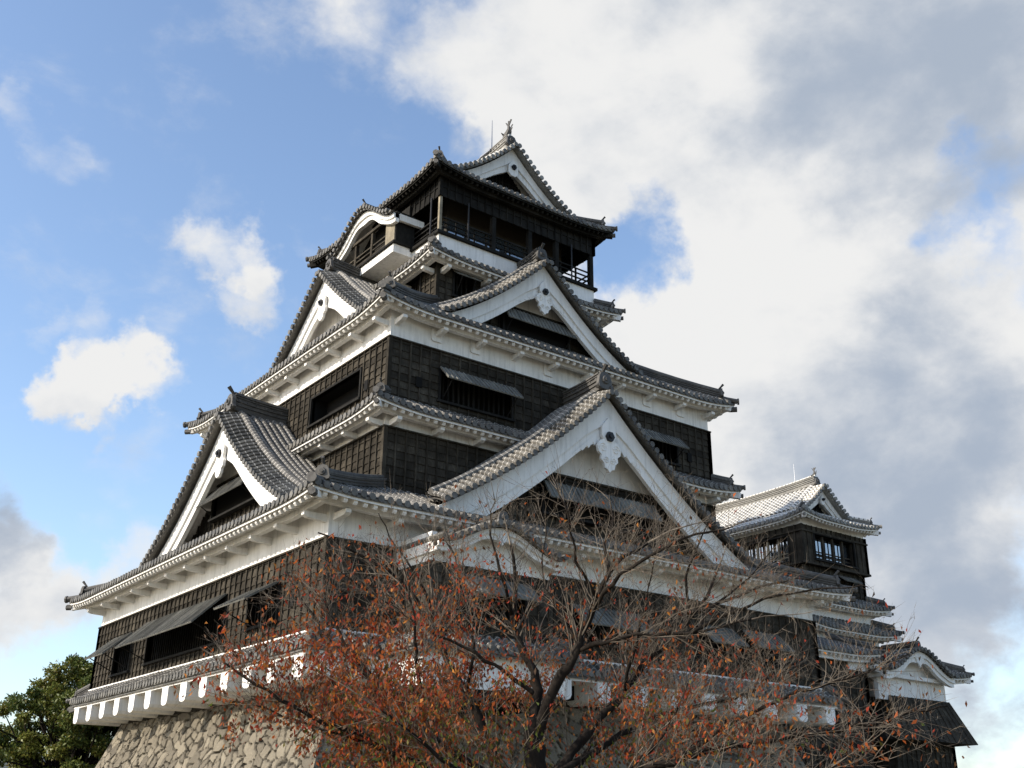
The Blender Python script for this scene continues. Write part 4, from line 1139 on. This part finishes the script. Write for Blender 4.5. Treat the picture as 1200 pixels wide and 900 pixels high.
# ---- cherry tree in front of the keep
Fh = Vector((0.59837, 0.80122, 0)); Rh = Vector((0.80122, -0.59837, 0))
TB = Vector((-7.683, -20.008, -7.4))
cherry = thing('cherry_tree', 'autumn cherry tree with red leaves and bare twigs in front of the castle', 'tree', TB)
def TP(r, d, h): return TB+Rh*r+Fh*d+Z*h
LIMBS = [  # (r, d, h) knots and radii at both ends
 ('trunk', [(.45, .0, -.1), (.40, 0, .8), (.36, 0, 1.45), (.32, 0, 2.2), (.30, 0, 2.62)], .20, .13),
 ('branch', [(.30, 0, 2.55), (.33, .05, 3.05), (.26, .1, 3.34), (.09, .25, 3.69), (.04, .3, 3.94), (.07, .35, 4.25), (.02, .4, 4.9)], .085, .02),
 ('branch', [(.32, 0, 2.55), (.52, -.1, 3.06), (.72, -.2, 3.35), (.82, -.2, 3.58), (.95, -.25, 3.9), (1.06, -.3, 4.16), (1.25, -.3, 4.5), (1.65, -.2, 4.78)], .085, .02),
 ('branch', [(.38, .0, 1.5), (.05, .3, 1.84), (-.23, .5, 2.5), (-.4, .6, 2.9), (-.51, .7, 3.09), (-.75, .8, 3.43), (-.9, .9, 3.78), (-.98, 1.0, 4.08)], .10, .03),
 ('branch', [(.34, 0, 1.9), (.60, .5, 2.2), (1.0, .8, 2.68), (1.44, 1.0, 3.16), (1.81, 1.1, 3.59), (2.2, 1.2, 3.91), (2.5, 1.2, 4.3), (2.75, 1.2, 4.7)], .085, .02),
 ('branch', [(-.92, .9, 3.75), (-1.1, .7, 4.13), (-1.38, .5, 4.45), (-1.87, .3, 4.72), (-2.4, .1, 4.95)], .045, .012),
 ('branch', [(.82, -.2, 3.5), (1.04, -.4, 3.54), (1.45, -.6, 3.62), (2.06, -.8, 3.62), (2.7, -.9, 3.75)], .04, .012),
 ('branch', [(.38, -.1, 1.4), (-.15, -.4, 2.05), (-.84, -.7, 2.5), (-1.35, -.8, 2.95), (-1.78, -.9, 3.42), (-2.1, -.9, 3.95)], .065, .014),
 ('branch', [(.40, -.1, 1.2), (-.33, -.8, 1.85), (-1.3, -1.2, 2.35), (-2.2, -1.4, 2.7), (-2.97, -1.5, 3.15)], .065, .012),
 ('branch', [(.38, -.1, 1.5), (.9, -.7, 1.95), (1.8, -1.0, 2.25), (2.7, -1.1, 2.45), (3.7, -1.1, 2.62), (4.7, -1.0, 2.85)], .065, .010),
 ('branch', [(.36, .2, 2.0), (1.22, .9, 2.55), (2.03, 1.3, 2.95), (3.04, 1.6, 3.2), (3.75, 1.7, 3.6)], .06, .012),
 ('branch', [(1.0, -.3, 4.0), (1.3, -.7, 4.3), (1.9, -1.0, 4.6), (2.5, -1.1, 4.75)], .035, .010),
 ('branch', [(-.9, .9, 3.7), (-.7, 1.2, 4.2), (-.62, 1.3, 4.7), (-.9, 1.3, 5.2)], .035, .009),
 ('branch', [(.45, -.2, 1.0), (.1, -1.2, 1.6), (-.5, -2.0, 2.1), (-1.2, -2.3, 2.6)], .06, .012),
 ('branch', [(.04, .3, 4.0), (-.15, .0, 4.5), (-.25, -.1, 5.0), (-.2, -.1, 5.4)], .03, .006),
 ('branch', [(-.98, 1.0, 4.0), (-1.15, .8, 4.5), (-1.5, .6, 4.95), (-1.7, .5, 5.3)], .03, .006),
 ('branch', [(1.2, -.3, 4.4), (1.15, .0, 4.8), (1.3, .2, 5.2), (1.25, .3, 5.5)], .03, .006),
 ('branch', [(1.0, -.3, 4.1), (.75, -.6, 4.5), (.65, -.8, 5.0), (.5, -.8, 5.4)], .028, .006),
 ('branch', [(2.4, 1.2, 4.15), (2.3, 1.0, 4.6), (2.45, .8, 5.0), (2.6, .6, 5.3)], .028, .006),
 ('branch', [(2.0, 1.1, 3.75), (2.6, .5, 4.0), (3.2, .2, 4.2), (3.8, .0, 4.3), (4.3, -.1, 4.3)], .035, .007),
 ('branch', [(-1.35, -.8, 2.95), (-1.9, -.6, 3.4), (-2.4, -.5, 4.0), (-2.7, -.4, 4.5)], .035, .007),
 ('branch', [(-.84, -.7, 2.5), (-1.0, -1.0, 3.1), (-1.05, -1.1, 3.7), (-1.2, -1.1, 4.3)], .035, .007),
 ('branch', [(1.8, -1.0, 2.25), (2.3, -1.3, 2.6), (3.0, -1.4, 2.9), (3.7, -1.4, 3.1), (4.3, -1.3, 3.35)], .035, .006),
 ('branch', [(.9, -.7, 1.95), (1.6, -1.4, 1.9), (2.6, -1.8, 2.05), (3.6, -1.9, 2.2)], .035, .006),
 ('branch', [(.42, 0, 1.0), (0, -.6, 1.6), (-.8, -1.0, 2.1), (-1.7, -1.2, 2.45), (-2.7, -1.2, 2.75)], .045, .008),
 ('branch', [(.42, 0, 1.1), (1.0, .3, 1.8), (1.8, .6, 2.4), (2.5, .8, 2.8)], .045, .008),
 ('branch', [(.38, 0, 1.5), (0, .9, 2.2), (-.5, 1.6, 2.8), (-1.0, 1.9, 3.3)], .045, .008),
 ('branch', [(.38, 0, 1.4), (1.1, -.2, 2.0), (1.7, -.4, 2.5), (2.0, -.5, 3.1)], .04, .008),
 ('branch', [(.38, 0, 1.4), (.2, 1.0, 2.0), (.5, 1.8, 2.7), (.3, 2.2, 3.4)], .045, .008),
 ('branch', [(.38, 0, 1.5), (.9, 1.0, 2.3), (1.3, 1.7, 3.0), (1.7, 2.0, 3.6)], .045, .008),
 ('branch', [(.38, 0, 1.4), (-.6, 1.0, 2.0), (-1.6, 1.4, 2.6), (-2.4, 1.5, 3.2)], .045, .008),
 ('branch', [(.38, 0, 1.4), (1.5, 1.0, 2.1), (2.4, 1.4, 2.6), (3.1, 1.5, 2.9)], .04, .008),
 ('branch', [(.82, -.2, 3.55), (.55, -.1, 4.0), (.4, .1, 4.5), (.45, .2, 5.1)], .026, .005),
 ('branch', [(-.5, .7, 3.1), (-.45, .4, 3.7), (-.6, .2, 4.3), (-.75, .1, 4.9)], .028, .005),
 ('branch', [(1.44, 1.0, 3.16), (1.6, .6, 3.8), (1.75, .4, 4.4), (1.9, .3, 5.0)], .028, .005),
 ('branch', [(.33, .05, 3.0), (-.2, -.1, 3.35), (-.9, -.2, 3.7), (-1.6, -.3, 4.1), (-2.2, -.3, 4.5)], .034, .006),
 ('branch', [(2.06, -.8, 3.62), (2.4, -.6, 4.0), (2.9, -.5, 4.4), (3.2, -.4, 4.8)], .024, .005),
 ('branch', [(2.5, 1.2, 4.2), (2.9, .9, 4.35), (3.4, .7, 4.5), (3.9, .6, 4.55)], .03, .009),
]
tr = random.Random(21)
def smooth_path(kn, n):
    k = len(kn); out = []
    for i in range(n+1):
        t = i/n*(k-1); j = min(int(t), k-2); f = t-j
        p0, p1, p2, p3 = kn[max(j-1, 0)], kn[j], kn[j+1], kn[min(j+2, k-1)]
        out.append(.5*((2*p1)+(p2-p0)*f+(2*p0-5*p1+4*p2-p3)*f*f+(3*p1-p0-3*p2+p3)*f**3))
    return out
twm = MB(); leafpts = []
ENV = [(-4.2, 2.2), (-3.5, 2.9), (-3.0, 4.1), (-1.9, 5.15), (0, 5.6), (1.6, 5.6), (2.7, 5.2), (3.9, 4.2), (4.7, 3.0), (5.0, 2.4)]
def inside(p, slack):
    q = p-TB; r = q.dot(Rh); h = q.z-slack
    if r < ENV[0][0] or r > ENV[-1][0]: return False
    for (a, ha), (b, hb) in zip(ENV[:-1], ENV[1:]):
        if a <= r <= b: return h < ha+(hb-ha)*(r-a)/(b-a)
    return False
def sprout(p, d, L, r, lev, lf=1.0):
    """a twig from p along d, wandering a little, with its own side twigs"""
    if lev == 1: lf = tr.choice((.05, .25, .6, 1.0, 1.5, 2.2))
    n = max(3, int(L/.13)); pts = [p.copy()]; dd = d.normalized(); q = p.copy()
    bend = Vector((tr.gauss(0, .05), tr.gauss(0, .05), tr.uniform(-.02, .07)))
    for i in range(n):
        dd = (dd+bend+Vector((tr.gauss(0, .09), tr.gauss(0, .09), tr.gauss(0, .08)))).normalized()
        q = q+dd*(L/n); pts.append(q.copy())
    sl_ = tr.uniform(-.25, .25); c_ = len(pts)
    for i, p_ in enumerate(pts):
        if not inside(p_, sl_): c_ = i; break
    pts = pts[:c_]; n = len(pts)-1
    if n < 2: return
    L = L*n/max(3, int(L/.13))
    rr = [r*(1-.80*i/n) for i in range(n+1)]
    twm.tube(pts, rr, 4 if lev > 1 else 5, cap=False)
    if lev < 3:
        gap = (.15, .12, .1)[lev-1]
        m_ = int(L/gap*.9)
        for c in range(m_):
            t = tr.uniform(.18, 1.0); i = min(int(t*n), n-1); a = pts[i].lerp(pts[i+1], t*n-i)
            td = (pts[i+1]-pts[i]).normalized(); side = td.cross(Vector((tr.gauss(0, 1), tr.gauss(0, 1), tr.gauss(0, 1)))).normalized()
            ang = R(tr.uniform(28, 62)); nd__ = td*math.cos(ang)+side*math.sin(ang)+Vector((0, 0, .18))
            sprout(a, nd__, L*tr.uniform(.30, .60)*(1.1-.45*t), max(.0020, rr[i]*.46), lev+1, lf*tr.uniform(.6, 1.4))
    if lev >= 1:
        for i in range(1, n+1):
            leafpts.append((pts[i], lev, lf))
for nm, kn, r0, r1 in LIMBS:
    kn = [TP(*k_) for k_ in kn]; L = sum((b-a).length for a, b in zip(kn[:-1], kn[1:]))
    n = max(8, int(L/.14)); pth = smooth_path(kn, n)
    pth = [p+Vector((tr.gauss(0, .012), tr.gauss(0, .012), tr.gauss(0, .012))) for p in pth]
    mb = MB(); rad = [(r0+(r1-r0)*(i/n)**.8)*(1+.10*math.sin(i*1.7+r0*90))*.88 for i in range(n+1)]
    if nm == 'trunk': rad[0] *= 1.5; rad[1] *= 1.2
    mb.tube(pth, rad, 9); mb.build(nm, 'bark', cherry, TB, smooth=True)
    if nm == 'trunk': continue
    m_ = int(L/.07)
    for c in range(m_):
        t = tr.uniform(.22, 1.0)**.85; i = min(int(t*n), n-1); a = pth[i].lerp(pth[i+1], t*n-i)
        td = (pth[i+1]-pth[i]).normalized(); side = td.cross(Vector((tr.gauss(0, 1), tr.gauss(0, 1), tr.gauss(0, 1)))).normalized()
        ang = R(tr.uniform(30, 70)); d = td*math.cos(ang)+side*math.sin(ang)+Vector((0, 0, .30))
        sprout(a, d, tr.uniform(.55, 1.35)*(1.08-.35*t), max(.0038, rad[i]*.20), 1)
    sprout(pth[-1], pth[-1]-pth[-2], .9, r1*.8, 1)
o = twm.build('twigs', 'twig_bark', cherry, TB); o['kind'] = 'stuff'
keepers = []; hh = []
for p, lev, lf in leafpts:
    r = (p-TB).dot(Rh); h = p.z-TB.z
    den = 1.0
    den *= 1/(1+math.exp((h-(3.7-.08*abs(r+.6)))/.36))
    den *= 1/(1+math.exp((r-1.8)/.5))*.93+.07
    if r < -2.6: den *= .6
    den = den*lf*(.46+.26*min(1, max(0, (3.3-h)/.8)))*(1.12 if r < .3 else .70)+.012*(1 if h < 5 else .3)
    for rep in range(2):
        if tr.random() < den: keepers.append((p.x+tr.gauss(0, .04), p.y+tr.gauss(0, .04), p.z+tr.gauss(0, .04))); hh.append((h, r))
P = np.array(keepers); hh = np.array(hh); n = len(P)
pal = np.array([(.27, .036, .016), (.34, .080, .016), (.18, .062, .025), (.40, .155, .028), (.085, .044, .02), (.15, .125, .025), (.08, .105, .019)])
rr_ = rng.random(n); grn = np.clip((3.3-hh[:, 0])/1.2, 0, 1)*.62*np.clip(1.2-np.abs(hh[:, 1]-.2)/2.4, .15, 1)
ci = np.where(rng.random(n) < grn, rng.integers(4, 7, n), np.searchsorted(np.cumsum([.18, .30, .26, .10, .16]), rr_).clip(0, 4))
cols = pal[ci]*rng.uniform(.7, 1.25, (n, 1))
tint_leaves('leaves', 'leaf', leaf_quads(P, rng.uniform(.045, .082, n), rng.uniform(.020, .036, n), 1.2), cols, cherry, TB)
print('cherry leaves', n, 'twig verts', len(twm.v))

# ---- broadleaf evergreen behind the left end
def evergreen(name, label, pos, height, rx, ry, crown0, nclump, perclump, leafsize, seed):
    r = np.random.default_rng(seed); rd = random.Random(seed); pos = Vector(pos)
    t = thing(name, label, 'tree', pos)
    ch = height-crown0; cen = pos+Z*(crown0+ch*.5)
    mb = MB(); tk = [pos, pos+V((.2, .1, height*.25)), pos+V((-.1, .2, height*.5)), pos+V((.1, 0, height*.8))]
    mb.tube(smooth_path(tk, 10), [.45-.033*i for i in range(11)], 9); mb.build('trunk', 'bark', t, pos, smooth=True)
    cl = []
    while len(cl) < nclump:
        u = r.uniform(-1, 1, 3); q = np.linalg.norm(u)
        if q > 1 or q < .35: continue
        wgt = 1-.28*max(0, u[2])+.0
        cl.append((u*np.array([rx*wgt, ry*wgt, ch/2]))*(.82+.28*r.random()))
    bmx = MB(); Pq = []; tn = []
    for c in cl:
        cp = cen+V(c); st = pos+Z*(crown0+rd.uniform(-.1, .35)*ch)
        mid = st.lerp(cp, .55)+V((rd.gauss(0, .3), rd.gauss(0, .3), rd.gauss(.2, .3)))
        bmx.tube(smooth_path([st, mid, cp], 6), [.11, .095, .08, .065, .05, .035, .02], 5)
        s = rd.uniform(.40, .80); k_ = int(perclump*s/.65)
        g_ = r.normal(size=(k_, 3)); g_ /= np.maximum(.35, np.linalg.norm(g_, axis=1, keepdims=True)); g_ *= (r.random((k_, 1))**.5)
        Pq.append(np.array(cp)+g_*np.array([s*1.05, s*1.05, s*.62])); tone = r.uniform(0, 1); tn.append(np.stack([np.full(k_, tone), g_[:, 2]], 1))
    bmx.build('limbs', 'bark', t, pos)
    Pq = np.concatenate(Pq); tn = np.concatenate(tn); n = len(Pq)
    a = np.array([(.04, .072, .017)]); b = np.array([(.155, .165, .033)]); c3 = np.array([(.15, .13, .03)])
    f = tn[:, :1]*.7+r.random((n, 1))*.4
    cols = a*(1-f)+b*f; old = (r.random(n) < .10+.16*(tn[:, 0] > .75)); cols[old] = c3*r.uniform(.7, 1.2, (old.sum(), 1))
    tint_leaves('crown', 'evergreen_leaf', leaf_quads(Pq, r.uniform(.7, 1.3, n)*leafsize, r.uniform(.35, .6, n)*leafsize, .2, r), cols, t, pos)
    return t
evergreen('evergreen_tree', 'dense green broadleaf tree beyond the left end of the stone base', (2.6, 33.4, -7.4), 9.9, 4.8, 4.8, .5, 215, 430, .21, 4)
